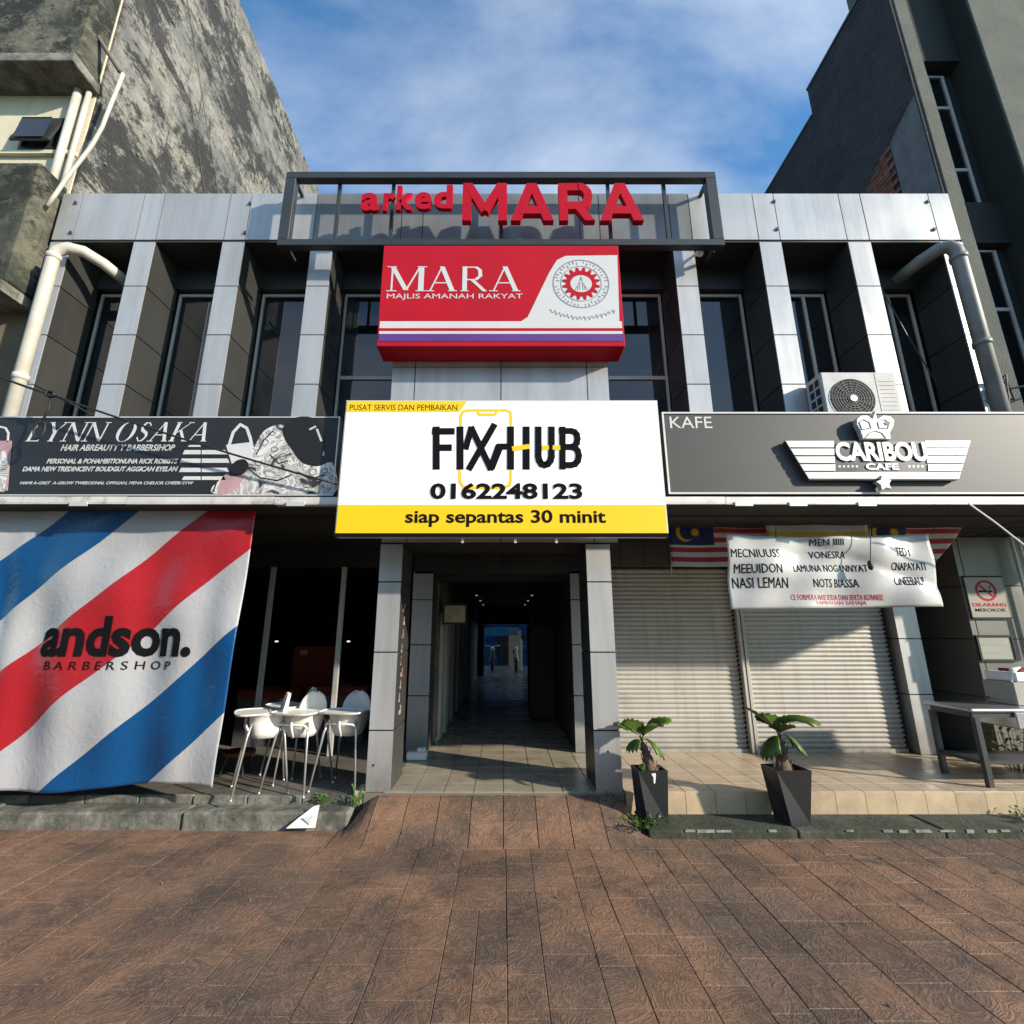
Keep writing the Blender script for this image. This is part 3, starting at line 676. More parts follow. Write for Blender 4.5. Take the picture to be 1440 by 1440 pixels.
for ch, xa, xb in (('M', 651, 713), ('A', 718, 777), ('R', 785, 834), ('A', 841, 901)): big(ch, xa, xb)
# -- red lightbox
BY = 4.84
s2 = thing('red_lightbox', (0, BY, 4.93), 'big red and white lightbox sign with gear crest and wordmark', 'sign')
bx0, bx1, bz0, bz1 = -1.45, 1.39, 4.925, 6.31
box('casing', bx0, BY, bz0, bx1, PF - .006, bz1, redsign, s2, bevel=.006)
def curvy(pts, n=5):
    out = []; k = len(pts)
    for i in range(k):
        p0, p1, p2, p3 = pts[i - 1], pts[i], pts[(i + 1) % k], pts[(i + 2) % k]
        for q in range(n):
            t = q / n; out.append(tuple(.5 * (2 * b_ + (c_ - a_) * t + (2 * a_ - 5 * b_ + 4 * c_ - d_) * t * t + (3 * b_ - a_ - 3 * c_ + d_) * t ** 3) for a_, b_, c_, d_ in zip(p0, p1, p2, p3)))
    return out
def prt(pts, Y, lay, m, parent, name='print'):
    return MB().prism([xz(p[0], p[1], Y) for p in pts], Y - .0015 * lay - .001, Y - .0003).build(name, m, parent)
box('print_band', bx0 + .02, BY - .003, P(700, 474, BY).z, bx1 - .02, BY - .0005, P(700, 452, BY).z, offwhite, s2)
pts = [(733, 452), (742, 446), (772, 384), (783, 366), (795, 360), (868, 359), (871, 452)]
prt(pts, BY, 1, offwhite, s2)
for m, ya, yb in ((redsign, 462, 466), (purple, 470, 480), (offwhite, 466, 469.8)):
    box('stripe', bx0 + .02, BY - .005, P(700, yb, BY).z, bx1 - .02, BY - .0032, P(700, ya, BY).z, m, s2)
box('print_band_gap', bx0 + .02, BY - .0045, P(700, 461.9, BY).z - .001, bx1 - .02, BY - .0031, P(700, 461.7, BY).z, redsign, s2)
a, c = P(545, 410, BY), P(735, 375, BY); serif('MARA', a.x, a.z, c.x - .03, c.z, BY - .001, offwhite, s2, gap=.06)
ptext('MAJLIS AMANAH RAKYAT', 544, 413, 735, 422, BY - .001, offwhite, s2, bold=.0)
cc = P(817, 399, BY); Y0 = BY - .004
b = MB(); b.ring(cc.x, cc.z, .335, .335, .012, Y0 - .001, Y0 + .001, 40); b.ring(cc.x, cc.z, .245, .245, .008, Y0 - .001, Y0 + .001, 40)
for i in range(44):
    t_ = math.pi * 2 * i / 44
    if i % 11 in (0,): continue
    r0 = .29 + (.012 if i % 3 else -.01); x_, z_ = cc.x + r0 * math.cos(t_), cc.z + r0 * math.sin(t_)
    d = Vector((math.cos(t_), math.sin(t_))) * .018; e = Vector((-d.y, d.x)) * .4
    b.stroke([(x_ - d.x, z_ - d.y), (x_ + d.x, z_ + d.y)], .008, Y0 - .001, Y0)
    if i % 2: b.stroke([(x_ - d.x * .5 - e.x, z_ - d.y * .5 - e.y), (x_ + e.x, z_ + e.y)], .008, Y0 - .0013, Y0)
pr = None
for i in range(60):
    u = i / 59; x_ = cc.x - .38 + .76 * u; z_ = cc.z - .37 - .10 * math.sin(math.pi * u) + .022 * math.sin(i * 1.7) + .014 * math.sin(i * 2.9)
    if pr: b.stroke([pr, (x_, z_)], .007, Y0 - .001 - (i % 2) * .0003, Y0)
    pr = (x_, z_)
o = b.build('crest_ring', printgrey, s2); o['kind'] = 'stuff'
b = MB(); n = 32; pt = []
for i in range(n):
    for k, rr in ((0, .225 if i % 2 else .178), (1, .225 if i % 2 else .178)):
        tt = 2 * math.pi * (i + k * .55 - .27) / n; pt.append((cc.x + rr * math.cos(tt), cc.z + rr * math.sin(tt)))
b.prism(pt, Y0 - .002, Y0); b.build('crest_gear', redsign, s2)
MB().disc(cc.x, cc.z - .005, .128, .118, Y0 - .004, Y0 - .002, 24).build('crest_centre', offwhite, s2)
b = MB()
for dx, h in ((-.07, .05), (-.045, .09), (-.02, .12), (.02, .12), (.045, .09), (.07, .05)): b.stroke([(cc.x + dx, cc.z - .09), (cc.x + dx * .7, cc.z - .09 + h)], .009, Y0 - .0055, Y0 - .004)
b.prism([(cc.x - .02, cc.z + .04), (cc.x + .02, cc.z + .04), (cc.x, cc.z + .10)], Y0 - .0055, Y0 - .004)
b.build('crest_figure', printgrey, s2)
# -- white and yellow repair shop board
HY = 4.58
s3 = thing('white_yellow_signboard', (0, HY, 2.7), 'bright white and yellow phone repair signboard above the corridor entrance', 'sign')
hb = P(475, 754, HY); hx0, hx1 = P(475, 700, HY).x - .0, P(936, 700, HY).x; hz0, hz1 = hb.z, P(700, 563, HY).z
box('casing', hx0, HY, hz0, hx1, HY + .11, hz1, alu, s3); box('face_panel', hx0 + .012, HY - .004, hz0 + .03, hx1 - .012, HY - .0002, hz1 - .012, boardwhite, s3)
box('yellow_band', hx0 + .012, HY - .0065, hz0 + .03, hx1 - .012, HY - .0042, P(700, 710, HY).z, yellow, s3)
box('lower_edge', hx0, HY - .008, hz0 - .01, hx1, HY - .001, hz0 + .028, black, s3)
q = [(hx0 + .012, hz1 - .012), (P(657, 563, HY).x, hz1 - .012), xz(646, 580, HY), (hx0 + .012, P(500, 580, HY).z)]
MB().prism(q, HY - .0065, HY - .0042).build('yellow_tab', yellow, s3)
HT = HY - .006
ptext('PUSAT SERVIS DAN PEMBAIKAN', 492, 569, 643, 577, HT, black, s3, bold=0)
ptext('0162248123', 605, 679, 819, 702, HT - .004, black, s3, bold=.035)
ptext('siap sepantas 30 minit', 570, 717, 852, 741, HT - .002, black, s3, bold=.022)
def ps(name, segs, wpx, m, parent, Y, lay=1):
    b = MB(); sc_ = (P(800, 640, Y) - P(799, 640, Y)).length
    for i, s in enumerate(segs): b.stroke([xz(p[0], p[1], Y) for p in s], wpx * sc_, Y - .001 * lay - .0001 * i, Y)
    return b.build(name, m, parent)
ps('phone_outline', [[(648, 598), (648, 585), (651, 579), (657, 577), (712, 577), (718, 580), (719, 598)], [(646, 662), (647, 678), (652, 685), (660, 686), (708, 686), (716, 683), (718, 676), (718, 662)], [(672, 580), (674, 583), (696, 583), (698, 580)]], 4, yellow, s3, HT)
H2 = HT - .001
ps('logo_letter', [[(613.5, 602), (613.5, 658)], [(610, 606.5), (637, 606.5)], [(613, 629.5), (633, 629.5)]], 10, black, s3, H2)
ps('logo_letter', [[(647, 602), (647, 658)]], 10, black, s3, H2, 2)
ps('logo_letter', [[(660, 659), (695, 598)], [(655, 630), (663, 602), (690, 659), (701, 628), (713, 628)], [(692, 657), (703, 630)]], 9, black, s3, H2, 3)
ps('logo_letter', [[(718, 602), (718, 658)], [(740, 602), (740, 658)]], 10, black, s3, H2, 2)
ps('logo_bar', [[(722, 631), (743, 628)], [(764, 629.5), (770, 629.5)], [(779, 629.5), (786, 629.5)]], 7, yellow, s3, H2, 4)
ps('logo_letter', [[(757, 602), (757, 642), (758.5, 648), (761.5, 652.5), (766, 654), (770.5, 652.5), (774, 648), (775.5, 642), (775.5, 602)]], 9.5, black, s3, H2, 3)
ps('logo_letter', [[(791, 602), (791, 658)], [(788, 606), (803, 606), (808, 607.5), (811, 611), (812, 617), (811, 623), (808, 627), (803, 628.5), (792, 628.5)], [(803, 628.5), (809, 630), (812.5, 634), (814, 641), (812.5, 648), (809, 652.5), (803, 654), (790, 654)]], 9, black, s3, H2, 3)
b = MB()
for q in (650, 725, 783): v = P(q, 757, HY); b.box(v.x - .012, HY + .03, hz0 - .06, v.x + .012, HY + .05, hz0 - .001)
b.build('hanging_bolt', alu, s3)
# -- black salon board
SY = 4.72
s4 = thing('black_salon_signboard', (-3.6, SY, 3.14), 'long black and white salon signboard on the left canopy', 'sign')
lz0, lz1 = P(400, 697, SY).z, P(400, 586, SY).z; lx0, lx1 = -6.2, P(475, 640, SY).x - .01
box('casing', lx0, SY, lz0, lx1, SY + .08, lz1, lynnblack, s4)
b = MB(); e = .012
b.box(lx0, SY - .004, lz1 - e, lx1, SY - .0003, lz1); b.box(lx0, SY - .004, lz0, lx1, SY - .0003, lz0 + e); b.box(lx1 - e, SY - .004, lz0 + e, lx1, SY - .0003, lz1 - e)
b.build('border', alu, s4)
a, c = P(34, 621, SY), P(302, 594, SY); serif('LYNN OSAKA', a.x, a.z, c.x - .06, c.z, SY - .001, printwhite, s4, lean=.28, gap=.04)
ptext('HAIR ABREAUTY Y BABBERSIHOP', 86, 625, 246, 634, SY, printdim, s4, bold=.02, shear=.25)
ptext('PERSONAL & POHAMBITIONUNA RICK ROBISTS', 66, 645, 250, 652, SY, printdim, s4, bold=.03, shear=.25)
ptext('DAMA NEW TREDINCENT BOUDGUT AGGICAN EYELAN', 32, 656, 250, 663, SY, printdim, s4, bold=.03, shear=.25)
ptext('NAMI A-GRET  A-GROW TWEEODNAL OFFIGAN, MENA CHELIOR CHEERI EYW', 28, 677, 272, 682, SY, printdim, s4, bold=.02, shear=.25)
# photograph print of a woman in a patterned outfit, her bag, a striped bag
pat = bpy.data.materials.new('patterned_print'); pat.use_nodes = True
_n = pat.node_tree.nodes; _l = pat.node_tree.links.new
g = _n.new('ShaderNodeNewGeometry'); z = _n.new('ShaderNodeTexNoise'); z.inputs['Scale'].default_value = 4.0; z.inputs['Detail'].default_value = 3; z.inputs['Distortion'].default_value = 1.8
_l(g.outputs['Position'], z.inputs[0]); r_ = _n.new('ShaderNodeValToRGB'); cr = r_.color_ramp
cr.elements[0].position = .36; cr.elements[0].color = (.03, .03, .03, 1); cr.elements[1].position = .46; cr.elements[1].color = (.55, .53, .49, 1)
for p_, c_ in ((.50, .16), (.53, .6), (.58, .68), (.62, .25), (.66, .7)): el = cr.elements.new(p_); el.color = (c_, c_ * .98, c_ * .93, 1)
_l(z.outputs[0], r_.inputs[0]); _l(r_.outputs[0], _n['Principled BSDF'].inputs[0])
prt(curvy([(300, 694), (318, 668), (340, 655), (356, 632), (368, 610), (382, 600), (398, 598), (412, 612), (428, 634), (424, 650), (446, 656), (468, 652), (470, 694), (400, 695)]), SY, 1, pat, s4)
prt(curvy([(398, 602), (410, 590), (424, 586), (440, 588), (452, 600), (457, 622), (450, 648), (436, 654), (422, 648), (410, 632), (400, 616)]), SY, 2.2, mat('hair_black', (.006, .006, .006), .6), s4)
prt(curvy([(306, 694), (314, 670), (330, 664), (342, 658), (346, 668), (332, 688), (320, 694)]), SY, 2, skinpink, s4)
prt(curvy([(322, 668), (330, 650), (344, 646), (350, 656), (340, 668)]), SY, 2.6, mat('hair_black', (.006, .006, .006), .6), s4)
ps('print', [[(360, 640), (372, 618), (384, 606)], [(350, 660), (366, 672), (390, 676), (410, 668)], [(380, 640), (392, 652), (404, 648)], [(420, 664), (436, 674), (456, 668)], [(300, 692), (304, 680), (306, 668)]], 2, lynnblack, s4, SY, 3)
for cx__, cy__, r__ in ((372, 622, 6), (386, 632, 5), (398, 642, 6), (364, 652, 5), (440, 664, 6), (456, 662, 5), (384, 610, 4), (432, 682, 6)):
    v = P(cx__, cy__, SY); r__ *= .0075; o = MB().ring(v.x, v.z, r__, r__ * .8, .008, SY - .0035, SY - .003, 14).build('print', mat('rosette_grey', (.08, .08, .08), .6), s4)
prt([(318, 626), (352, 622), (356, 634), (354, 650), (326, 652)], SY, 2.4, printwhite, s4)
ps('print', [[(322, 627), (328, 608), (338, 597), (347, 602), (352, 616), (355, 630)]], 4, printwhite, s4, SY, 3)
ps('print', [[(440, 594), (446, 604), (452, 620), (455, 640)], [(428, 598), (436, 604), (444, 600)]], 3, printdim, s4, SY, 4)
for i, (ya, yb, xa, xb) in enumerate(((626, 628.5, 264, 279), (633, 639, 257, 320), (645, 651, 253, 323), (658, 664, 252, 322), (670, 675, 256, 318))):
    prt([(xa, yb), (xa + 3, ya), (282, ya), (282, yb)], SY, 2, printwhite, s4)
    if i: prt([(284, ya), (xb - 3, ya), (xb, yb), (284, yb)], SY, 2, printwhite, s4)
prt([(0, 620), (17, 620), (14, 650), (11, 690), (-20, 690), (-20, 620)], SY, 2, skinpink, s4)
prt([(-20, 640), (8, 634), (13, 658), (6, 692), (-20, 692)], SY, 3, pat, s4)
ps('print', [[(0, 600), (8, 602), (12, 609), (11, 621)]], 2.5, printwhite, s4, SY, 4)
# -- grey cafe board
s5 = thing('grey_cafe_signboard', (3.8, SY, 3.14), 'long grey cafe signboard on the right canopy with winged metal logo', 'sign')
cx0 = P(934, 640, SY).x + .01; cx1 = 7.4; cz0, cz1 = P(1000, 695, SY).z, P(1000, 580, SY).z
box('casing', cx0, SY, cz0, cx1, SY + .08, cz1, cafegrey, s5)
b = MB(); e = .018
b.box(cx0, SY - .012, cz1 - e, cx1, SY - .0003, cz1); b.box(cx0, SY - .012, cz0, cx1, SY - .0003, cz0 + e)
b.box(cx0, SY - .012, cz0 + e, cx0 + e, SY - .0003, cz1 - e); b.box(cx1 - e, SY - .012, cz0 + e, cx1, SY - .0003, cz1 - e)
b.build('border', printwhite, s5)
ptext('KAFE', 942, 586, 1001, 602, SY, printwhite, s5, bold=.0)
WY2 = SY - .06; WB = SY - .002
wing = MB().prism([xz(p[0], p[1], WY2) for p in ((1104, 620), (1364, 620), (1347, 675), (1138, 675))], WY2, WY2 + .05).build('winged_plate', charcoal, s5)
b = MB()
for i in range(5):
    ya, yb = 620.3 + i * 11, 629.3 + i * 11
    lx = lambda y: 1104 + (y - 620) * 34 / 55; rx = lambda y: 1364 - (y - 620) * 17 / 55
    if i < 4:
        il, ir = 1172 + i * .7, 1300 + i * 1.5
        for q in ([(lx(ya), ya), (il, ya), (il, yb), (lx(yb), yb)], [(ir, ya), (rx(ya), ya), (rx(yb), yb), (ir, yb)]):
            MB().prism([xz(p[0], p[1], WY2) for p in q], WY2 - .008, WY2 - .0005).build('wing_bar', brushed, s5)
    else: MB().prism([xz(p[0], p[1], WY2) for p in ((lx(ya), ya), (rx(ya), ya), (rx(yb), yb), (lx(yb), yb))], WY2 - .008, WY2 - .0005).build('wing_bar', brushed, s5)
ptext('CARIBOU', 1174, 622, 1302, 649, WY2 - .001, brushed, s5, bold=.035, depth=.012)
ptext('CAFE', 1217, 652, 1263, 661, WY2 - .001, brushed, s5, bold=.03, depth=.006)
ptext('* * * * *', 1179, 654, 1207, 658, WY2, brushed, s5, bold=.02); ptext('* * * *', 1277, 654, 1299, 658, WY2, brushed, s5, bold=.02)
cr_ = [(1212, 619), (1208, 607), (1203, 598), (1203, 590), (1209, 585), (1218, 585), (1225, 590), (1229, 578), (1232, 590), (1240, 585), (1250, 586), (1256, 592), (1255, 600), (1250, 609), (1251, 619)]
MB().prism([xz(p[0], p[1], WY2 - .01) for p in cr_], WY2 - .03, WY2 + .03).build('crown', brushed, s5, bevel=.006)
for q in ([(1208, 594), (1214, 590), (1222, 594), (1225, 602), (1212, 604)], [(1234, 594), (1243, 590), (1251, 594), (1248, 603), (1236, 602)], [(1216, 617), (1222, 609), (1230, 606), (1240, 609), (1246, 617)]):
    b = MB(); pts = [xz(p[0], p[1], WY2 - .03) for p in q]
    for i in range(len(pts)): b.stroke([pts[i], pts[(i + 1) % len(pts)]], .010, WY2 - .034 - i * .0003, WY2 - .0305)
    b.build('crown_line', darkgrey, s5)
MB().disc(*xz(1244, 597, WY2), .03, .022, WY2 - .036, WY2 - .031, 14).build('crown_jewel', darkgrey, s5)
st = []
cs = xz(1242, 680, WY2 - .01)
for i in range(10):
    rr = .088 if i % 2 == 0 else .048; tt = math.pi / 2 + i * math.pi / 5 + .12; st.append((cs[0] + rr * math.cos(tt), cs[1] + rr * math.sin(tt)))
MB().prism(st, WY2 - .03, WY2 + .02).build('star', brushed, s5, bevel=.004)

# ================================================================== BANNERS, FLAGS
def cloth_sheet(name, outline, warp, nx, nz, mats, parent=None, matf=None, thick=.0):
    "outline(u, v) -> (X, Y, Z); warp adds to Y"
    me = bpy.data.meshes.new(name); v = []; f = []; mi = []
    for j in range(nz + 1):
        for i in range(nx + 1):
            X, Y, Z = outline(i / nx, j / nz); v.append((X, Y + warp(X, Z), Z))
    for j in range(nz):
        for i in range(nx):
            k = j * (nx + 1) + i; f.append((k, k + 1, k + nx + 2, k + nx + 1)); mi.append(matf((i + .5) / nx, (j + .5) / nz) if matf else 0)
    of = origin(parent) if parent else Vector((0, 0, 0))
    me.from_pydata([tuple(Vector(p) - of) for p in v], [], f)
    for m in mats: me.materials.append(m)
    me.polygons.foreach_set('material_index', mi); me.polygons.foreach_set('use_smooth', [True] * len(f))
    o = link(name, me, parent); s = o.modifiers.new('thick', 'SOLIDIFY'); s.thickness = .003; return o
BNY = 4.98
def bwarp(x, z):
    k = min(1, max(0, (3.0 - z) / 1.2))
    return .028 * math.sin(x * 5.1 + .5 * z) * k + .014 * math.sin(x * 11 + 1.3 * z + 1) * k + .05 * math.exp(-((x + 5.05 + .05 * z) / .12) ** 2) * k \
        + .012 * math.sin(z * 6 + x * 2) + .02 * math.exp(-((x + 3.0) / .15) ** 2) * k + .006 * math.sin(9 * x - 7 * z)
bzt = P(200, 716, BNY).z; bzb = P(200, 1112, BNY).z
bn = thing('barber_banner', (-4.3, BNY, bzb), 'large red white and blue striped barbershop banner hanging over the left shop front', 'banner')
def ban_out(u, v):
    X = -6.2 + u * 3.55; X += (v) * .0 - (1 - v) * u * .06
    zb = bzb + .035 * math.sin(u * 9) * (1 - v) + .02 * (1 - v)
    return (X, BNY, zb + (bzt - zb) * v)
bm = bpy.data.materials.new('banner_print'); bm.use_nodes = True; nn = bm.node_tree.nodes; ll = bm.node_tree.links.new
def ck(px, py):
    v = P(px, py, BNY); return v.x, v.z
# stripe slope from the photograph's red band
(xa, za), (xb, zb_) = ck(86, 882), ck(297, 719); SK = (zb_ - za) / (xb - xa)
def cval(px, py): x_, z_ = ck(px, py); return z_ - SK * x_
cs_ = sorted([(cval(40, 765), 0), (cval(100, 795), 1), (cval(180, 800), 0), (cval(190, 895), 2), (cval(190, 1003), 0), (cval(255, 1060), 1)], reverse=True)
g = nn.new('ShaderNodeNewGeometry'); sx = nn.new('ShaderNodeSeparateXYZ'); ll(g.outputs['Position'], sx.inputs[0])
m1 = nn.new('ShaderNodeMath'); m1.operation = 'MULTIPLY_ADD'; m1.inputs[1].default_value = -SK; ll(sx.outputs[0], m1.inputs[0]); ll(sx.outputs[2], m1.inputs[2])
wb = nn.new('ShaderNodeTexNoise'); wb.inputs['Scale'].default_value = .9; wb.inputs['Detail'].default_value = 1; ll(g.outputs['Position'], wb.inputs[0])
m2 = nn.new('ShaderNodeMath'); m2.operation = 'MULTIPLY_ADD'; m2.inputs[1].default_value = .12; ll(wb.outputs[0], m2.inputs[0]); ll(m1.outputs[0], m2.inputs[2])
mr = nn.new('ShaderNodeMapRange'); lo_c, hi_c = cval(300, 1110) - 1, cval(0, 716) + 1.5
mr.inputs[1].default_value = lo_c; mr.inputs[2].default_value = hi_c; ll(m2.outputs[0], mr.inputs[0])
r_ = nn.new('ShaderNodeValToRGB'); r_.color_ramp.interpolation = 'CONSTANT'
WHT, BLU, RED = (.37, .37, .38, 1), (.004, .058, .17, 1), (.34, .014, .020, 1)
def pos(c): return (c + .06 - lo_c) / (hi_c - lo_c)
bounds = [(cval(250, 1062), BLU), (cval(195, 998), WHT), (cval(203, 895), RED), (cval(190, 802), WHT), (cval(96, 797), BLU), (cval(43, 762), WHT)]
r_.color_ramp.elements[0].color = WHT; r_.color_ramp.elements[0].position = 0
r_.color_ramp.elements[1].color = bounds[0][1]; r_.color_ramp.elements[1].position = pos(bounds[0][0])
for c_, col in bounds[1:]:
    el = r_.color_ramp.elements.new(pos(c_)); el.color = col
ll(mr.outputs[0], r_.inputs[0]); bsd = nn['Principled BSDF']; ll(r_.outputs[0], bsd.inputs[0]); bsd.inputs['Roughness'].default_value = .27
bb = nn.new('ShaderNodeTexNoise'); bb.inputs['Scale'].default_value = 9; bb.inputs['Detail'].default_value = 5; bb.inputs['Distortion'].default_value = 1.5; ll(g.outputs['Position'], bb.inputs[0])
bp = nn.new('ShaderNodeBump'); bp.inputs['Strength'].default_value = .25; bp.inputs['Distance'].default_value = .02; ll(bb.outputs[0], bp.inputs['Height']); ll(bp.outputs[0], bsd.inputs['Normal'])
cloth_sheet('banner_sheet', ban_out, bwarp, 150, 90, [bm], bn)
ptext('andson.', 57, 866, 272, 924, BNY - .005, black, bn, bold=.034, warp=bwarp, spacing=1.0)
ptext('BARBERSHOP', 62, 930, 239, 942, BNY - .004, black, bn, bold=.0, warp=bwarp, spacing=1.6)

MY = 5.05
mbn = thing('menu_banner', (4.0, MY, 2.2), 'creased white food menu banner with black lettering hung before the shutters', 'banner')
def mwarp(x, z): return .020 * math.sin(5 * x + 4 * z) + .014 * math.sin(11 * x - 6 * z + 1) + .010 * math.sin(3 * x + 14 * z) + .012 * math.exp(-((z - 2.42 + .35 * (x - 4)) / .05) ** 2)
def m_out(u, v):
    bl, br, tl, tr = P(1029, 857, MY), P(1326, 853, MY), P(1020, 752, MY), P(1307, 750, MY)
    sag = -.03 * math.sin(math.pi * u) * v
    X = (bl.x + (br.x - bl.x) * u) * (1 - v) + (tl.x + (tr.x - tl.x) * u) * v; Z = (bl.z + (br.z - bl.z) * u) * (1 - v) + (tl.z + (tr.z - tl.z) * u) * v
    return (X, MY, Z + sag)
vin = mat('vinyl_white', (.46, .45, .43), .22, var=.05, scale=3, bump=.12, bscale=9)
cloth_sheet('banner_sheet', m_out, mwarp, 70, 26, [vin], mbn)
for s, a, b_, c, d in (('MECNIUUSS', 1027, 772, 1096, 784), ('MEEUIDON', 1033, 793, 1098, 806), ('NASI LEMAN', 1032, 812, 1108, 827), ('MEN IIIII', 1141, 758, 1184, 767),
                       ('VONESRA', 1140, 775, 1190, 785), ('LAMUNA NOGANNYAT', 1116, 794, 1220, 804), ('NOTS BIASSA', 1143, 814, 1208, 826), ('TEDY', 1258, 770, 1283, 782), ('CNAPAYATI', 1253, 791, 1301, 802), ('CINEEBAUL', 1257, 811, 1302, 823)):
    ptext(s, a, b_, c, d, MY - .0015, black, mbn, bold=0, warp=mwarp, res=2)
for s, a, b_, c, d in (('CE FORMULA NASI SESUA DAN SERTA KONNEEL', 1112, 836, 1243, 844), ('TAMBAHAN SAHAJA', 1146, 845, 1220, 852)):
    ptext(s, a, b_, c, d, MY - .0015, mat('print_red', (.45, .02, .03), .5), mbn, bold=0, warp=mwarp, res=2)
for (xa, ya, xb, yb) in ((1020, 752, 1000, 715), (1307, 750, 1330, 715), (1223, 755, 1222, 716), (1091, 757, 1090, 716)):
    p0, p1 = P(xa, ya, MY), P(xb, yb, MY); p1.z = min(p1.z, 3.0); MB().tube([p0, p1], .004, 5).build('tie_cord', cable, mbn)
# hanging cord with dark weights in front of the menu
hk = thing('hanging_plug_cord', P(1223, 775, 4.9), 'short black cord with a dark plug hanging before the menu banner', 'cord')
p0, p1 = P(1222, 728, 4.95), P(1224, 795, 4.95); MB().tube([p0, (p0 + p1) / 2 + Vector((.01, 0, 0)), p1], .005, 6).build('cord', cable, hk)
MB().tube([p1 + Vector((0, 0, .05)), p1 + Vector((0, 0, .03)), p1 + Vector((0, 0, -.03)), p1 + Vector((0, 0, -.05))], [.012, .024, .024, .01], 10).build('plug', cable, hk, smooth=True)

fred, fwhite, fblue, fyel = mat('flag_red', (.42, .02, .03), .7), mat('flag_white', (.60, .57, .53), .7), mat('flag_blue', (.012, .02, .11), .7), mat('flag_yellow', (.62, .42, .03), .7)
def flag(name, label, xa, ya, xb, yb, Y, canton=.42, taper=0):
    root = thing(name, P(xa, yb, Y), label, 'flag', 'national flags under the right canopy')
    A, B, C, D = P(xa, yb, Y), P(xb, yb, Y), P(xa, ya, Y), P(xb, ya, Y)
    wp = lambda x, z: .02 * math.sin(9 * x + 2 * z)
    def out(u, v):
        X = A.x + (D.x - A.x) * u * (1 - taper * (1 - v)); Z = A.z + (C.z - A.z) * v
        return (X, Y, Z)
    def mf(u, v):
        if u < canton and v > .45: return 2
        return 0 if int(v * 10 + .0001) % 2 == 1 else 1
    cloth_sheet('cloth', out, wp, 30, 20, [fred, fwhite, fblue], root, mf)
    w_, h_ = (D.x - A.x), (C.z - A.z); mx_, mz_ = A.x + w_ * .16, A.z + h_ * .72; R_ = h_ * .20; b = MB(); n = 18
    for i in range(n):
        t0, t1 = R(50) + R(260) * i / n, R(50) + R(260) * (i + 1) / n; fq = lambda t, k: (mx_ + R_ * math.cos(t) * k + (.28 * R_ if k < 1 else 0), mz_ + R_ * math.sin(t) * k)
        ks = .80
        q = [(mx_ + R_ * math.cos(t0), mz_ + R_ * math.sin(t0)), (mx_ + R_ * math.cos(t1), mz_ + R_ * math.sin(t1)), (mx_ + R_ * .2 + ks * R_ * math.cos(t1), mz_ + ks * R_ * math.sin(t1)), (mx_ + R_ * .2 + ks * R_ * math.cos(t0), mz_ + ks * R_ * math.sin(t0))]
        yy = Y + wp(q[0][0], q[0][1]) - .008; b.prism(q, yy - .002, yy)
    b.build('crescent', fyel, root)
    pt = [(mx_ + R_ * 1.05 + (R_ * .55 if i % 2 == 0 else R_ * .28) * math.cos(i * math.pi / 14), mz_ + (R_ * .55 if i % 2 == 0 else R_ * .28) * math.sin(i * math.pi / 14)) for i in range(28)]
    yy = Y + wp(pt[0][0], pt[0][1]) - .008; MB().prism(pt, yy - .002, yy).build('star', fyel, root)
    return root
f1 = flag('national_flag', 'red and white striped flag with blue canton beside the yellow signboard', 944, 730, 1082, 797, 5.75)
p0 = P(944, 728, 5.75); MB().tube([p0, P(944, 812, 5.75)], .008, 6).build('rod', alu, f1)
f2 = flag('national_flag', 'striped flag half hidden behind the right end of the menu banner', 1226, 730, 1362, 800, 5.75, .45, .45)
yf = thing('state_flag', P(1080, 756, 5.6), 'plain white over yellow flag strung between the two striped flags', 'flag')
A, D = P(1080, 762, 5.6), P(1218, 731, 5.6)
cloth_sheet('cloth', lambda u, v: (A.x + (D.x - A.x) * u, 5.6, A.z + (D.z - A.z) * v - .02 * math.sin(math.pi * u)), lambda x, z: .02 * math.sin(8 * x), 20, 6, [fyel, fwhite], yf, lambda u, v: 0 if v < .5 else 1)

# ================================================================== PIPES, CABLES, AC, LIGHT
def at_pts(l, Y): return [P(a, b, Y) for a, b in l]
dp = thing('left_downpipe', P(5, 585, 5.0), 'cream rainwater pipe bending out of the eaves at the left end', 'drainpipe')
top = P(92, 350, 5.02); xl = top.x - .12
path = [Vector((top.x + .50, 5.45, top.z - .16)), Vector((top.x + .30, 5.25, top.z - .02)), Vector((top.x + .16, 5.10, top.z + .03)), Vector((top.x + .02, 5.04, top.z + .03)), Vector((xl + .02, 5.02, top.z - .03)), Vector((xl, 5.02, top.z - .12)), Vector((xl, 5.02, 3.1))]
MB().tube(path, .070, 16).build('pipe', pipem, dp, smooth=True)
b = MB()
for z in (top.z - .16, 4.6): b.tube([(xl, 5.02, z), (xl, 5.02, z + .07)], .079, 16)
b.build('collar', pipem, dp, smooth=True)
dq = thing('right_downpipe', P(1400, 575, 5.0), 'dark grey rainwater pipe bending out of the eaves at the right end', 'drainpipe')
top = P(1338, 347, 5.02); xr = P(1350, 370, 5.02).x
path = [Vector((top.x - .36, 5.5, top.z - .12)), Vector((top.x - .20, 5.25, top.z - .01)), Vector((top.x - .09, 5.10, top.z + .03)), Vector((xr - .06, 5.04, top.z + .02)), Vector((xr - .01, 5.02, top.z - .05)), Vector((xr, 5.02, top.z - .14)), Vector((xr, 5.02, 3.1))]
MB().tube(path, .08, 16).build('pipe', pipeg, dq, smooth=True)
b = MB()
for z in (top.z - .20, 5.05): b.tube([(xr, 5.02, z), (xr, 5.02, z + .06)], .092, 16)
b.build('collar', pipeg, dq, smooth=True)

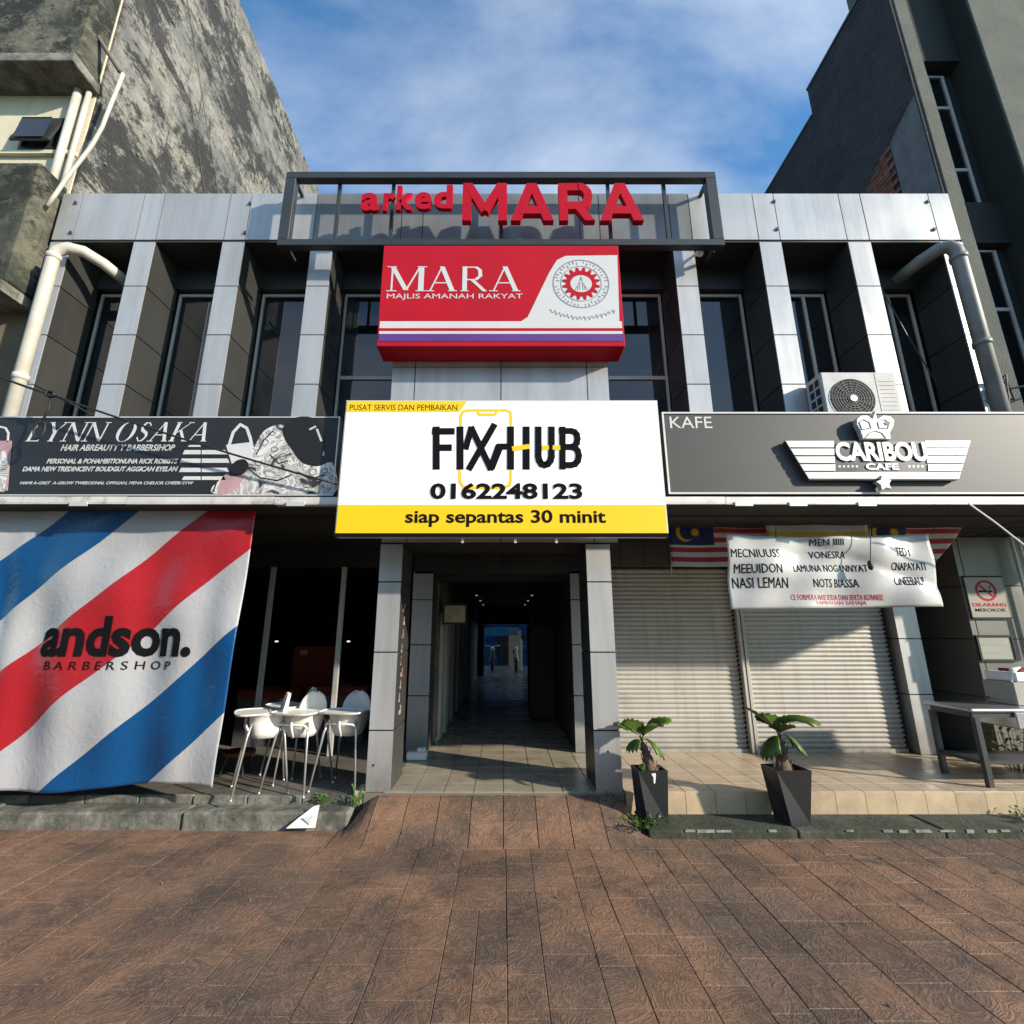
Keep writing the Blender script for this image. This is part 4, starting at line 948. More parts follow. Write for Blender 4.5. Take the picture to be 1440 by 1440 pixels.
ac = thing('ac_condenser', (4.1, 4.95, 4.02), 'white outdoor air conditioner unit standing behind the cafe board', 'air conditioner')
ax0, ax1 = P(1158, 550, 4.86).x, P(1264, 550, 4.86).x; az1 = P(1200, 523, 4.86).z; az0 = az1 - .72; ay0, ay1 = 4.86, 5.14
box('casing', ax0, ay0, az0, ax1, ay1, az1, mat('ac_white', (.42, .42, .41), .5, col2=(.3, .29, .27)), ac, bevel=.012)
fc = xz(1199, 561, ay0); b = MB()
b.disc(fc[0], fc[1], .245, .245, ay0 - .004, ay0 - .001, 32); b.build('fan_recess', joint, ac)
b = MB()
for r_q in (.06, .09, .12, .15, .18, .21, .24): b.ring(fc[0], fc[1], r_q, r_q, .005, ay0 - .018, ay0 - .014, 28)
for i in range(16):
    t_ = math.pi * 2 * i / 16; b.stroke([(fc[0] + .03 * math.cos(t_), fc[1] + .03 * math.sin(t_)), (fc[0] + .24 * math.cos(t_), fc[1] + .24 * math.sin(t_))], .005, ay0 - .0135, ay0 - .011)
b.build('fan_guard', darkgrey, ac)
MB().disc(fc[0], fc[1], .04, .04, ay0 - .024, ay0 - .012, 16).build('hub', white, ac)
b = MB(); pv_ = xz(1230, 530, ay0)
b.box(pv_[0] - .002, ay0 - .003, az0 + .02, pv_[0] + .003, ay0 - .0005, az1 - .02)
for i in range(9): b.box(pv_[0] + .03, ay0 - .003, az1 - .12 - i * .05, ax1 - .04, ay0 - .0005, az1 - .115 - i * .05)
b.build('panel_seam', mat('seam_grey', (.35, .35, .34), .6), ac)
for i in range(5):
    for j in range(2): box('side_grille', ax0 - .004, ay0 + .05 + j * .10, az1 - .14 - i * .11, ax0 - .001, ay0 + .12 + j * .10, az1 - .06 - i * .11, joint, ac)
box('foot', ax0 + .1, ay0 + .02, 3.101, ax0 + .16, ay1 - .02, az0, darkgrey, ac); box('foot', ax1 - .16, ay0 + .02, 3.101, ax1 - .1, ay1 - .02, az0, darkgrey, ac)

cc_ = thing('small_floodlight', P(980, 358, 4.98), 'small white lamp on the fin just right of the red lightbox', 'lamp')
q = P(979, 358, 5.1); MB().tube([q + Vector((-.03, .06, .02)), q, q + Vector((.01, -.05, -.02))], [.015, .02, .02], 8).build('bracket', alu, cc_)
MB().tube([q + Vector((.0, -.03, -.01)), q + Vector((.02, -.08, -.05))], [.03, .045], 12).build('lamp_head', white, cc_)

def sag(p, q, s, n=14):
    p, q = Vector(p), Vector(q); return [p.lerp(q, i / n) - Vector((0, 0, s * 4 * (i / n) * (1 - i / n))) for i in range(n + 1)]
cb_ = thing('overhead_cable', P(70, 552, 4.5), 'black sagging overhead cable with a knot crossing the salon board', 'cable')
k0 = P(72, 555, 4.5)
MB().tube(sag(P(-40, 512, 4.4), k0, .02), .012, 7).build('cable', cable, cb_, smooth=True)
MB().tube(sag(k0, P(474, 681, 4.62), .03), .011, 7).build('cable', cable, cb_, smooth=True)
MB().tube(sag(k0, P(130, 584, 4.66), -.01), .008, 6).build('cable', cable, cb_, smooth=True)
b = MB()
for i in range(3): b.tube([k0 + Vector((.05 * math.cos(t_ * .9 + i), -.01 * i, .03 * math.sin(t_ * .9 + i))) for t_ in range(8)], .010, 6)
kd = P(60, 592, 4.5); b.tube([k0, k0.lerp(kd, .5) + Vector((.02, 0, 0)), kd], .010, 6)
b.tube([kd + Vector((.055 * math.sin(t_ * math.pi / 6), -.01, -.10 + .10 * math.cos(t_ * math.pi / 6))) for t_ in range(13)], .011, 6)
b.build('knot', cable, cb_, smooth=True)
pk = P(300, 680, 4.6); 
pr_ = thing('canopy_stay_rod', P(1362, 708, 4.62), 'thin white pole slanting down from the canopy edge at far right', 'pole')
MB().tube([P(1362, 708, 4.64), P(1400, 735, 4.7), P(1460, 782, 4.8)], .008, 8).build('pole', white, pr_)
vr = thing('vertical_conduit', P(1425, 760, 5.4), 'pair of pale conduits on the right verandah wall', 'pipe')
for xo in (1422, 1432): 
    v = P(xo, 760, 6.2); MB().tube([(v.x, 6.2, 2.98), (v.x, 6.2, 1.5)], .018, 8).build('pipe', alu, vr)
st_ = thing('diagonal_stay_bar', P(1270, 430, 5.45), 'thin diagonal steel bar across the rightmost windows', 'bar')
MB().tube([P(1236, 400, 5.35), P(1275, 470, 5.42), P(1318, 540, 5.5)], .008, 6).build('bar', darkgrey, st_)

# ================================================================== POTTED PALMS
def fan_leaf(root, base, az, length, droop, spread, tilt=0.5):
    n = 14; b = MB(); d = Vector((math.cos(az), math.sin(az), 0)); sd = Vector((-d.y, d.x, 0)); up = Vector((0, 0, 1))
    stem = base + d * length * .10 + up * length * (.10 + tilt * .22)
    MB().tube([base, base.lerp(stem, .5) + up * .01, stem], [.008, .006, .005], 6).build('leaf_stalk', leafm, root)
    rows = []
    for r_i in range(5):
        t = r_i / 4; row = []
        for i in range(n + 1):
            a = -spread + 2 * spread * i / n
            rr = length * t * (1 - .20 * abs(a / spread) ** 2) * (1 - (.05 if i % 2 and r_i == 4 else 0))
            p = stem + d * rr * math.cos(a) + sd * rr * math.sin(a) * 1.0
            p += up * (tilt * rr * .8 * math.cos(a * .6) - droop * rr * rr / length * 1.6 + (.010 if i % 2 else -.010) * t)
            row.append(p)
        rows.append(row)
    for r_i in range(4):
        for i in range(n): b.face([rows[r_i][i], rows[r_i][i + 1], rows[r_i + 1][i + 1], rows[r_i + 1][i]])
    o = b.build('leaf', leafm, root, weld=True, smooth=True); s = o.modifiers.new('t', 'SOLIDIFY'); s.thickness = .002
def pot_plant(cx_, cy_, wt, wb_, h, label, tr_h, leaves, seed, z0=.068, tw=.35, sticker=False):
    root = thing('potted_palm', (cx_, cy_, z0), label, 'potted plant', 'black pots with fan palms before the shutters')
    rr = random.Random(seed); b = MB(); k = 0
    def ringp(w_, z, a): return [Vector((cx_ + w_ / 2 * math.cos(a + i * math.pi / 2) * 1.25, cy_ + w_ / 2 * math.sin(a + i * math.pi / 2) * 1.0, z)) for i in range(4)]
    t4 = ringp(wt, z0 + h, R(45) + .05); b4 = ringp(wb_, z0, R(45) + tw)
    for i in range(4):
        j = (i + 1) % 4; b.face([b4[i], b4[j], t4[i]]); b.face([b4[j], t4[j], t4[i]])
    ti = ringp(wt - .03, z0 + h, R(45) + .05); ti2 = ringp(wt - .05, z0 + h - .05, R(45) + .05)
    for i in range(4):
        j = (i + 1) % 4; b.face([t4[i], t4[j], ti[j], ti[i]]); b.face([ti[i], ti[j], ti2[j], ti2[i]])
    b.face(b4[::-1]); b.build('pot', potm, root)
    b = MB(); n = 8
    for i in range(n):
        for j in range(n):
            def f(u, v):
                p = (ti2[0] * (1 - u) + ti2[1] * u) * (1 - v) + (ti2[3] * (1 - u) + ti2[2] * u) * v; e = 0 if u in (0, 1) or v in (0, 1) else 1
                return p + Vector((0, 0, .004 + e * .02 * math.sin(u * 13 + v * 7 + seed) * math.sin(v * 9)))
            b.face([f(i / n, j / n), f((i + 1) / n, j / n), f((i + 1) / n, (j + 1) / n), f(i / n, (j + 1) / n)])
    b.build('soil', soil, root)
    pth = []; rad = []
    for i in range(11):
        t = i / 10; pth.append((cx_ + .02 * math.sin(t * 3 + seed) - .03 * t, cy_ + .01 * t, z0 + h - .06 + tr_h * t)); rad.append(.055 * (1 - t) ** 1.3 + .022 + (.005 if i % 2 else 0))
    MB().tube(pth, rad, 10).build('trunk', trunkm, root, smooth=True)
    b = MB()
    for i in range(26):
        t = rr.uniform(.1, .95); a = rr.uniform(0, 6.28); q = int(t * 10); c = Vector(pth[q]); r0 = rad[q]
        p = c + Vector((math.cos(a) * r0, math.sin(a) * r0, -.01)); b.tube([p, p + Vector((math.cos(a) * .012, math.sin(a) * .012, .05))], [.007, .002], 5)
    b.build('trunk_fibre', trunkm, root)
    tp = Vector(pth[-1])
    for (az, ln, dr, spd, tl) in leaves: fan_leaf(root, tp, az, ln, dr, spd, tl)
    return root, t4, b4
p1, _, _ = pot_plant(P(916, 1120, 4.93).x, 4.95, .31, .23, .46, 'black faceted pot with a small fan palm beside the right entrance pillar', .27,
          [(R(176), .24, .10, .95, .75), (R(3), .27, .30, .95, 1.15), (R(-70), .17, .1, 1.0, 1.2), (R(110), .20, .2, .9, 1.1), (R(-12), .18, .75, .8, .35), (R(200), .15, .6, .9, .4)], 1, tw=.32)
q = P(918, 1092, 4.80); b = MB(); b.prism([(q.x - .02, q.z + .03), (q.x + .02, q.z + .035), (q.x + .018, q.z), (q.x + .008, q.z - .05), (q.x - .004, q.z - .045), (q.x - .002, q.z)], q.y - .03, q.y - .027)
o = b.build('sticker', paper, p1)
MB().tube([(P(905, 1065, 4.9).x, 4.9, .5), (P(900, 1062, 4.9).x, 4.88, .56)], [.01, .03], 6).build('leaf_shoot', leafm, p1)
p2, _, _ = pot_plant(P(1113, 1120, 4.93).x, 4.97, .37, .24, .46, 'wide black tapered pot with fan palm in front of the shutter post', .30,
          [(R(170), .26, .05, .95, 1.05), (R(6), .35, .50, .95, 1.10), (R(-100), .18, .12, 1.0, 1.0), (R(-15), .20, .8, .8, .4), (R(195), .19, .75, .9, .2), (R(95), .22, .2, 1.0, 1.1)], 5, tw=.32)

# ================================================================== HIGH CHAIRS
def high_chair(x_, y_, rot, label):
    root = thing('high_chair', (x_, y_, .216), label, 'high chair', 'white baby high chairs on the left verandah')
    root.rotation_euler = (0, 0, rot)
    def put(b, name, m, smooth=True):
        me = bpy.data.meshes.new(name); me.from_pydata([tuple(v) for v in b.v], [], b.f); me.materials.append(m)
        me.polygons.foreach_set('use_smooth', [smooth] * len(b.f)); do_weld(me); o = link(name, me, root); return o
    n = 24; b = MB(); rings = []
    for (z, sx, sy) in ((.50, .10, .09), (.505, .13, .12), (.56, .16, .145), (.66, .185, .165), (.73, .20, .175), (.735, .215, .19)):
        rings.append([Vector((sx * (1 if abs(math.cos(2 * math.pi * i / n)) < .01 else 1) * math.copysign(abs(math.cos(2 * math.pi * i / n)) ** .7, math.cos(2 * math.pi * i / n)), sy * math.copysign(abs(math.sin(2 * math.pi * i / n)) ** .7, math.sin(2 * math.pi * i / n)), z)) for i in range(n)])
    for a, c in zip(rings, rings[1:]):
        for i in range(n): b.face([a[i], a[(i + 1) % n], c[(i + 1) % n], c[i]])
    b.face(rings[0][::-1]); o = put(b, 'seat', chairm); s = o.modifiers.new('t', 'SOLIDIFY'); s.thickness = .006; s.offset = -1
    b = MB(); m_ = 12; prev = None
    for j in range(9):
        t = j / 8; z = .70 + .21 * t; wv = .165 * math.sqrt(max(0, 1 - (t ** 2.6) * .97)); row = []
        for i in range(m_ + 1):
            u = -1 + 2 * i / m_; row.append(Vector((wv * u, .165 + .03 * t - .05 * u * u * (1 - .4 * t), z)))
        if prev:
            for i in range(m_): b.face([prev[i], prev[i + 1], row[i + 1], row[i]])
        prev = row
    o = put(b, 'backrest', chairm); s = o.modifiers.new('t', 'SOLIDIFY'); s.thickness = .016
    b = MB(); o2 = []; 
    for (z, g_) in ((.735, 0), (.742, .012), (.756, .016), (.756, .004), (.748, -.004)):
        o2.append([Vector(((.225 + g_) * math.copysign(abs(math.cos(2 * math.pi * i / n)) ** .6, math.cos(2 * math.pi * i / n)), -.14 + (.155 + g_) * math.copysign(abs(math.sin(2 * math.pi * i / n)) ** .6, math.sin(2 * math.pi * i / n)), z)) for i in range(n)])
    for a, c in zip(o2, o2[1:]):
        for i in range(n): b.face([a[i], a[(i + 1) % n], c[(i + 1) % n], c[i]])
    b.face(o2[0][::-1]); b.face(o2[-1]); put(b, 'tray', chairm, False)
    for sx in (-1, 1):
        for sy in (-1, 1):
            b = MB(); b.tube([(sx * .155, sy * .14, .66), (sx * .18, sy * .17, .54), (sx * .25, sy * .245, 0.012)], [.012, .0115, .010], 8); b.tube([(sx * .25, sy * .245, .02), (sx * .252, sy * .247, 0)], .014, 8)
            put(b, 'leg', legm)
    b = MB(); b.tube([(-.17, -.165, .60), (-.15, -.185, .63), (.15, -.185, .63), (.17, -.165, .60)], .011, 8); put(b, 'front_bar', chairm)
    b = MB(); b.tube([(0, -.19, .735), (0, -.195, .62), (0, -.15, .51)], [.014, .012, .014], 8); put(b, 'crotch_post', chairm)
    return root
fz = .216
def chair_at(px, py, rot, label): q = G(px, py, fz); return high_chair(q.x, q.y, rot, label)
high_chair(-2.46, 5.36, R(-62), 'leftmost white high chair next to the striped banner edge')
high_chair(-2.36, 5.85, R(-50), 'white high chair standing behind the two left ones')
high_chair(-2.10, 5.42, R(-14), 'white high chair in the middle with tall rounded back showing')
high_chair(-1.64, 5.48, R(-12), 'rightmost white high chair tucked beside the entrance pillar')

# ================================================================== BARBER SHOP INTERIOR
for i, (px_, Y_, lab, w_, h_) in enumerate(((375, 7.3, 'dark red padded bench behind the left glazing post', .8, .75), (475, 7.5, 'dark red padded bench behind the right glazing post', .9, .78))):
    q = P(px_, 950, Y_); r_o = thing('padded_bench', (q.x, Y_, .216), lab, 'bench', 'red benches inside the left shop')
    box('seat', q.x - w_ / 2, Y_ - .02, .216 + h_ - .12, q.x + w_ / 2, Y_ + .45, .216 + h_, redd, r_o, bevel=.02)
    box('base', q.x - w_ / 2 + .02, Y_ + .0, .22, q.x + w_ / 2 - .02, Y_ + .43, .216 + h_ - .121, mat('bench_base', (.05, .05, .047), .6), r_o)
q = P(437, 930, 7.9); r_o = thing('red_cabinet', (q.x, 8.0, .216), 'tall dark red cabinet standing inside the left shop', 'cabinet')
box('body', q.x - .33, 8.0, .22, q.x + .33, 8.4, 1.55, redd, r_o, bevel=.01); box('label_plate', q.x - .22, 7.993, 1.42, q.x - .10, 7.999, 1.49, mat('plate', (.3, .22, .12), .6), r_o); box('cabinet_door', q.x - .30, 7.99, .3, q.x + .30, 7.998, 1.38, redd, r_o)
for px_ in (389, 490):
    q = P(px_, 902, 10.5); r_o = thing('tiny_lamp', tuple(q), 'tiny lit lamp seen deep inside the left shop at %s' % ('its centre' if px_ < 400 else 'its right'), 'lamp')
    b = MB(); b.tube([q + Vector((-.03, 0, 0)), q + Vector((.03, 0, 0))], .013, 10); b.build('bulb', mat('bulb', (1, .95, .85), .5, emis=1.2), r_o)
    MB().tube([q + Vector((0, 0, .021)), (q.x, q.y, 2.98)], .006, 6).build('cord', cable, r_o)
q = P(330, 1085, 5.9); r_o = thing('red_stool', (q.x, 5.95, .216), 'low dark red stool in the shadow beside the banner', 'stool')
b = MB(); b.tube([(q.x, 5.95, .42), (q.x, 5.95, .46)], .17, 18); b.build('seat', redd, r_o)
for sx, sy in ((-1, -1), (1, -1), (1, 1), (-1, 1)): MB().tube([(q.x + sx * .08, 5.95 + sy * .08, .419), (q.x + sx * .13, 5.95 + sy * .13, .217)], .012, 7).build('leg', darkgrey, r_o)
# ================================================================== CORRIDOR CONTENTS
q = P(640, 862, 7.34); pf = thing('framed_notice', tuple(q), 'small framed notice on the left side of the corridor', 'picture frame')
box('frame', q.x - .17, 7.20, q.z - .17, q.x + .19, 7.235, q.z + .13, dark, pf); box('sheet', q.x - .14, 7.196, q.z - .14, q.x + .16, 7.1995, q.z + .10, mat('old_poster', (.45, .40, .28), .7, var=.3, scale=9), pf)
for s, X in ((-1, -.66), (1, .70)):
    for i in range(3):
        Yl = 11.9 + i * 2.0; side = 'left' if s < 0 else 'right'
        r_o = thing('ceiling_spotlight', (X, Yl, 2.73), '%s %s row of the corridor' % ('small lit spotlight, %s from the entrance in the' % ('first', 'second', 'third', 'fourth', 'fifth', 'sixth')[i], side), 'spotlight', 'corridor ceiling spotlights')
        MB().tube([(X, Yl, 2.739), (X, Yl, 2.66)], .025, 8).build('housing', darkgrey, r_o); MB().tube([(X, Yl, 2.659), (X, Yl, 2.64)], .028, 8).build('lamp_face', mat('spot_face', (.9, .95, 1), .5, emis=.22), r_o)
for i in range(5):
    for s in (-1, 1):
        Yl = 11.6 + i * 1.3; X = -.945 if s < 0 else .905
        r_o = box('blue_wall_sign', X, Yl, 2.1, X + .02, Yl + .5, 2.62, mat('dim_blue', (.05, .12, .22), .5)); tag(r_o, 'dim blue shop sign, %s from the entrance along the %s corridor wall' % (('first', 'second', 'third', 'fourth', 'fifth')[i], 'left' if s < 0 else 'right'), 'sign', 'dim shop signs along the corridor walls')
cab = thing('dark_cabinet', (.7, 9.0, FL), 'dark cabinet standing against the right corridor wall', 'cabinet')
box('body', .47, 9.0, FL + .06, .92, 9.9, 1.9, dark, cab, bevel=.01); box('plinth', .49, 9.02, FL, .90, 9.88, FL + .058, joint, cab); box('cabinet_door', .49, 8.985, FL + .1, .90, 8.998, 1.86, ce, cab)
ex = thing('white_tile_box', G(588, 1066, FL), 'small white box lying by the foot of the inner left pillar', 'box')
q = G(586, 1068, FL); box('body', q.x - .12, q.y - .06, FL + .001, q.x + .12, q.y + .08, FL + .09, white, ex, bevel=.01); box('lid', q.x + .0, q.y - .03, FL + .091, q.x + .10, q.y + .06, FL + .13, white, ex, bevel=.01)
# far end: courtyard with blue shop and motorcycle
far = thing('blue_shop', (0, 24, 0), 'far blue shop front seen through the end of the corridor', 'building')
box('wall', -3, 24, -.04, 3, 24.2, 3.4, bluem, far); box('pale_panel', .25, 23.9, FL, .85, 23.98, 1.9, mat('far_beige', (.5, .36, .26), .7), far); box('white_post', .72, 21.0, FL, .80, 21.1, 1.5, white, far); box('dark_door', -.2, 23.93, FL, .2, 23.99, 1.6, dark, far)
tb = thing('blue_hanging_banner', (0, 20.6, 1.7), 'bright blue strip banner hanging across the far end of the corridor', 'banner')
box('cloth', -.80, 20.6, 1.66, .62, 20.62, 1.95, mat('bright_blue', (.03, .36, .85), .6), tb); box('print', .22, 20.59, 1.70, .56, 20.598, 1.92, mat('violet', (.25, .25, .6), .6), tb); box('rod', -.82, 20.6, 1.951, .64, 20.62, 1.97, alu, tb)
def motorcycle(x_, y_, label, m):
    r_o = thing('motorcycle', (x_, y_, FL - .012), label, 'motorcycle', 'motorcycles parked beyond the corridor'); z0 = FL - .01
    for yy in (-.6, .6):
        b = MB(); n = 16
        b.tube([(x_, y_ + yy + .25 * math.cos(2 * math.pi * i / n), z0 + .30 + .25 * math.sin(2 * math.pi * i / n)) for i in range(n + 1)], .045, 8, cap=False); b.build('tyre', joint, r_o)
        MB().tube([(x_ - .05, y_ + yy, z0 + .3), (x_ + .05, y_ + yy, z0 + .3)], .06, 8).build('wheel_hub', alu, r_o)
    MB().tube([(x_, y_ - .6, z0 + .3), (x_, y_ - .45, z0 + .75), (x_, y_ - .38, z0 + 1.0)], [.03, .07, .05], 8).build('fork', m, r_o)
    MB().tube([(x_, y_ - .42, z0 + .6), (x_, y_ - .1, z0 + .42), (x_, y_ + .3, z0 + .55), (x_, y_ + .75, z0 + .75)], [.10, .12, .13, .06], 10).build('body', m, r_o, smooth=True)
    MB().tube([(x_, y_ - .05, z0 + .72), (x_, y_ + .3, z0 + .78), (x_, y_ + .7, z0 + .82)], [.08, .12, .08], 10).build('seat', joint, r_o, smooth=True)
    MB().tube([(x_ - .32, y_ - .3, z0 + 1.02), (x_, y_ - .42, z0 + .98), (x_ + .32, y_ - .3, z0 + 1.02)], .02, 7).build('handlebar', alu, r_o)
    MB().tube([(x_, y_ - .44, z0 + .9), (x_, y_ - .56, z0 + .88)], [.09, .06], 10).build('headlight', white, r_o)
motorcycle(.50, 20.2, 'white motorcycle parked on the right beyond the corridor end', mat('bike_white', (.55, .5, .5), .4)); motorcycle(-.45, 20.6, 'dark motorcycle parked on the left beyond the corridor end', mat('bike_dark', (.05, .05, .06), .4))

# ================================================================== RIGHT SIDE OBJECTS
gw = thing('grey_side_wall', (6.5, 7.26, FL), 'plain dark grey wall with pale skirting behind the steel table', 'wall')
box('wall', 5.58, 7.26, FL, 9.5, 7.45, 3.0, greywall, gw); box('skirting', 5.58, 7.23, FL + .001, 9.5, 7.257, FL + .22, mat('skirting_pale', (.34, .34, .31), .6), gw)
pw = thing('beige_clad_pier', (6.6, 6.3, FL), 'broad beige panelled pier carrying the no smoking sign', 'pillar')
core = box('core', 5.99, 6.315, FL, 7.7, 7.2, 3.0, joint, pw)
for xa, xb in ((5.97, 6.05), (6.05, 6.78), (6.78, 7.6)):
    for za, zb in ((FL, 0.98), (.98, 1.68), (1.68, 2.35), (2.35, 3.0)): box('cladding_panel', xa + .006, 6.30, za + .006, xb - .006, 6.314, zb - .006, beigeclad, pw)
for za, zb in ((FL, 0.98), (.98, 1.68), (1.68, 2.35), (2.35, 3.0)): box('cladding_panel', 5.976, 6.316, za + .006, 5.988, 7.2, zb - .006, beigeclad, pw)
ns = thing('no_smoking_sign', P(1388, 840, 6.28), 'white no smoking notice with red circle on the beige pier', 'sign')
a, c = P(1370, 868, 6.28), P(1406, 812, 6.28); ax, bx_ = a.x - .02, c.x + .02
box('board', ax, 6.275, a.z, bx_, 6.292, c.z, mat('notice_cream', (.28, .25, .20), .5), ns); box('edge_strip', ax - .005, 6.27, a.z - .02, bx_ + .005, 6.293, a.z - .001, joint, ns); box('edge_strip', ax - .005, 6.27, c.z + .001, bx_ + .005, 6.293, c.z + .02, joint, ns)
mz = c.z - .17; mxx = (ax + bx_) / 2
MB().ring(mxx, mz, .135, .135, .028, 6.272, 6.2745, 28).build('red_ring', redsign, ns); MB().stroke([(mxx - .09, mz + .09), (mxx + .09, mz - .09)], .022, 6.2715, 6.2745).build('red_bar', redsign, ns)
MB().stroke([(mxx - .09, mz - .01), (mxx + .07, mz - .01)], .022, 6.2735, 6.2747).stroke([(mxx + .04, mz + .02), (mxx + .07, mz + .06)], .012, 6.2733, 6.2747).build('cigarette', black, ns)
text('DILARANG', ax + .03, a.z + .135, bx_ - .03, a.z + .18, 6.275, redsign, ns, bold=.03); text('MEROKOK', ax + .05, a.z + .07, bx_ - .05, a.z + .11, 6.275, black, ns, bold=.01)
ct = thing('framed_certificate', P(1400, 912, 6.28), 'small framed certificate below the no smoking sign', 'picture frame')
a, c = P(1380, 930, 6.28), P(1423, 893, 6.28); ax, bx_ = a.x - .0, c.x
fr = MB(); fr.box(ax, 6.27, a.z, bx_, 6.295, a.z + .025); fr.box(ax, 6.27, c.z - .025, bx_, 6.295, c.z); fr.box(ax, 6.271, a.z + .025, ax + .025, 6.294, c.z - .025); fr.box(bx_ - .03, 6.271, a.z + .025, bx_, 6.294, c.z - .025)
fr.build('frame', joint, ct); box('sheet', ax + .024, 6.283, a.z + .024, bx_ - .029, 6.29, c.z - .024, mat('certificate', (.30, .30, .24), .5), ct)
b = MB()
for i, zz in enumerate((.80, .68, .60, .30)): b.box(ax + .06, 6.2815, a.z + (c.z - a.z) * zz, bx_ - .10 - .05 * (i % 2), 6.2828, a.z + (c.z - a.z) * zz + .008)
b.build('writing', printgrey, ct)
mbx = thing('wall_meter_box', P(1335, 845, 7.2), 'pale square electric box high on the dark grey wall', 'meter box')
a, c = P(1312, 872, 7.1), P(1358, 820, 7.1); box('casing', a.x, 7.0, a.z, c.x - .02, 7.255, c.z, mat('meter_grey', (.16, .16, .145), .5), mbx, bevel=.008); box('window', a.x + .14, 6.994, a.z + .12, c.x - .12, 6.9995, c.z - .08, dark, mbx)
# steel table
tbl = thing('steel_work_table', (5.6, 5.55, FL), 'stainless steel work table at the far right of the platform', 'table')
tx0, tx1, ty0, ty1, tz = 4.80, 6.6, 5.27, 5.86, 1.0
b = MB(); b.box(tx0, ty0, tz - .04, tx1, ty1, tz); b.build('tabletop', steel, tbl, bevel=.018, seg=3)
box('apron_rail', tx0 + .03, ty0 + .03, tz - .09, tx1 - .03, ty0 + .055, tz - .041, darkgrey, tbl); box('apron_rail', tx0 + .03, ty0 + .06, tz - .09, tx0 + .055, ty1 - .06, tz - .041, darkgrey, tbl)
for xa in (tx0 + .03, tx1 - .09):
    for ya in (ty0 + .01, ty1 - .07): box('leg', xa, ya, FL, xa + .05, ya + .05, tz - .091 if ya > 5.4 else tz - .0905, darkgrey, tbl)
box('lower_shelf', tx0 + .085, ty0 + .07, FL + .20, tx1 - .1, ty1 - .08, FL + .235, darkgrey, tbl); box('cross_bar', tx0 + .04, ty0 + .065, FL + .20, tx0 + .07, ty1 - .075, FL + .24, darkgrey, tbl)
box('drawer', tx0 + .45, ty0 + .002, tz - .20, tx1 - .2, ty1 - .1, tz - .0415, steel, tbl, bevel=.01)
fb = thing('white_foam_box', P(1420, 960, 5.7), 'white foam box with red lid standing on the steel table', 'box')
q = P(1425, 975, 5.65); fx = q.x - .12
box('body', fx - .06, 5.45, tz + .001, fx + .62, 5.80, tz + .24, mat('box_beige', (.34, .32, .27), .6), fb, bevel=.01); box('tray', fx - .02, 5.44, tz + .241, fx + .60, 5.79, tz + .34, white, fb, bevel=.01); box('lid', fx + .10, 5.5, tz + .341, fx + .5, 5.75, tz + .37, mat('lid_red', (.25, .012, .03), .4), fb, bevel=.01)
MB().tube([(fx - .05, 5.47, tz + .24), (fx - .0, 5.48, tz + .36), (fx + .1, 5.49, tz + .39)], [.012, .03, .008], 7).build('plastic_wrap', white, fb)
cl = thing('table_clutter', P(1393, 978, 5.6), 'small brown utensils lying at the back of the steel table', 'utensil')
MB().tube([P(1385, 984, 5.75) + Vector((0, 0, .02)), P(1402, 982, 5.78) + Vector((0, 0, .02))], [.012, .016], 8).build('handle', trunkm, cl)
def leafy(name, cx_, cy_, z0, h, w_, n, label, m, seed):
    r_ = random.Random(seed); root = thing(name, (cx_, cy_, z0), label, 'plant')
    b = MB(); s_ = MB()
    for i in range(n):
        a = r_.uniform(0, 6.28); rr = w_ * math.sqrt(r_.random()); base = Vector((cx_ + .3 * rr * math.cos(a), cy_ + .3 * rr * math.sin(a), z0))
        tip = Vector((cx_ + rr * math.cos(a), cy_ + rr * math.sin(a), z0 + h * r_.uniform(.35, 1)))
        s_.tube([base, base.lerp(tip, .5) + Vector((0, 0, .02)), tip], .0025, 4)
        for k in range(4):
            p = base.lerp(tip, .4 + .2 * k); d = Vector((r_.uniform(-1, 1), r_.uniform(-1, 1), r_.uniform(0, .8))).normalized() * r_.uniform(.03, .06) * (w_ * 3 + .4); e = d.cross(Vector((0, 0, 1))).normalized() * d.length * .28
            b.face([p, p + d * .5 + e, p + d, p + d * .5 - e])
    s_.build('stem', m, root); b.build('foliage', m, root)
leafy('leafy_plant', 5.75, 5.9, FL, .50, .30, 46, 'dark leafy plant in the shade beneath the steel table', leafm, 3)
q = G(1000, 0, 0)
for i, (px_, py_, Y_, z_, h, w_, n, lab) in enumerate(((455, 1126, 5.19, .155, .10, .10, 16, 'small green weed tuft in the step joint by the paper scrap'), (503, 1126, 5.12, .155, .17, .08, 18, 'bright green weed growing against the left entrance pillar'),
        (868, 1130, 5.08, .07, .22, .12, 20, 'green weeds at the foot of the right entrance pillar'), (905, 1165, 4.86, .067, .12, .22, 30, 'low dark weeds around the base of the left pot'), (1438, 1118, 5.0, .067, .10, .15, 14, 'small weeds at the far right end of the apron'))):
    v = P(px_, py_, Y_); leafy('weed', v.x, Y_, z_, h, w_, n, lab, weedm if i in (0, 1) else leafm, 10 + i)
r7 = random.Random(21)
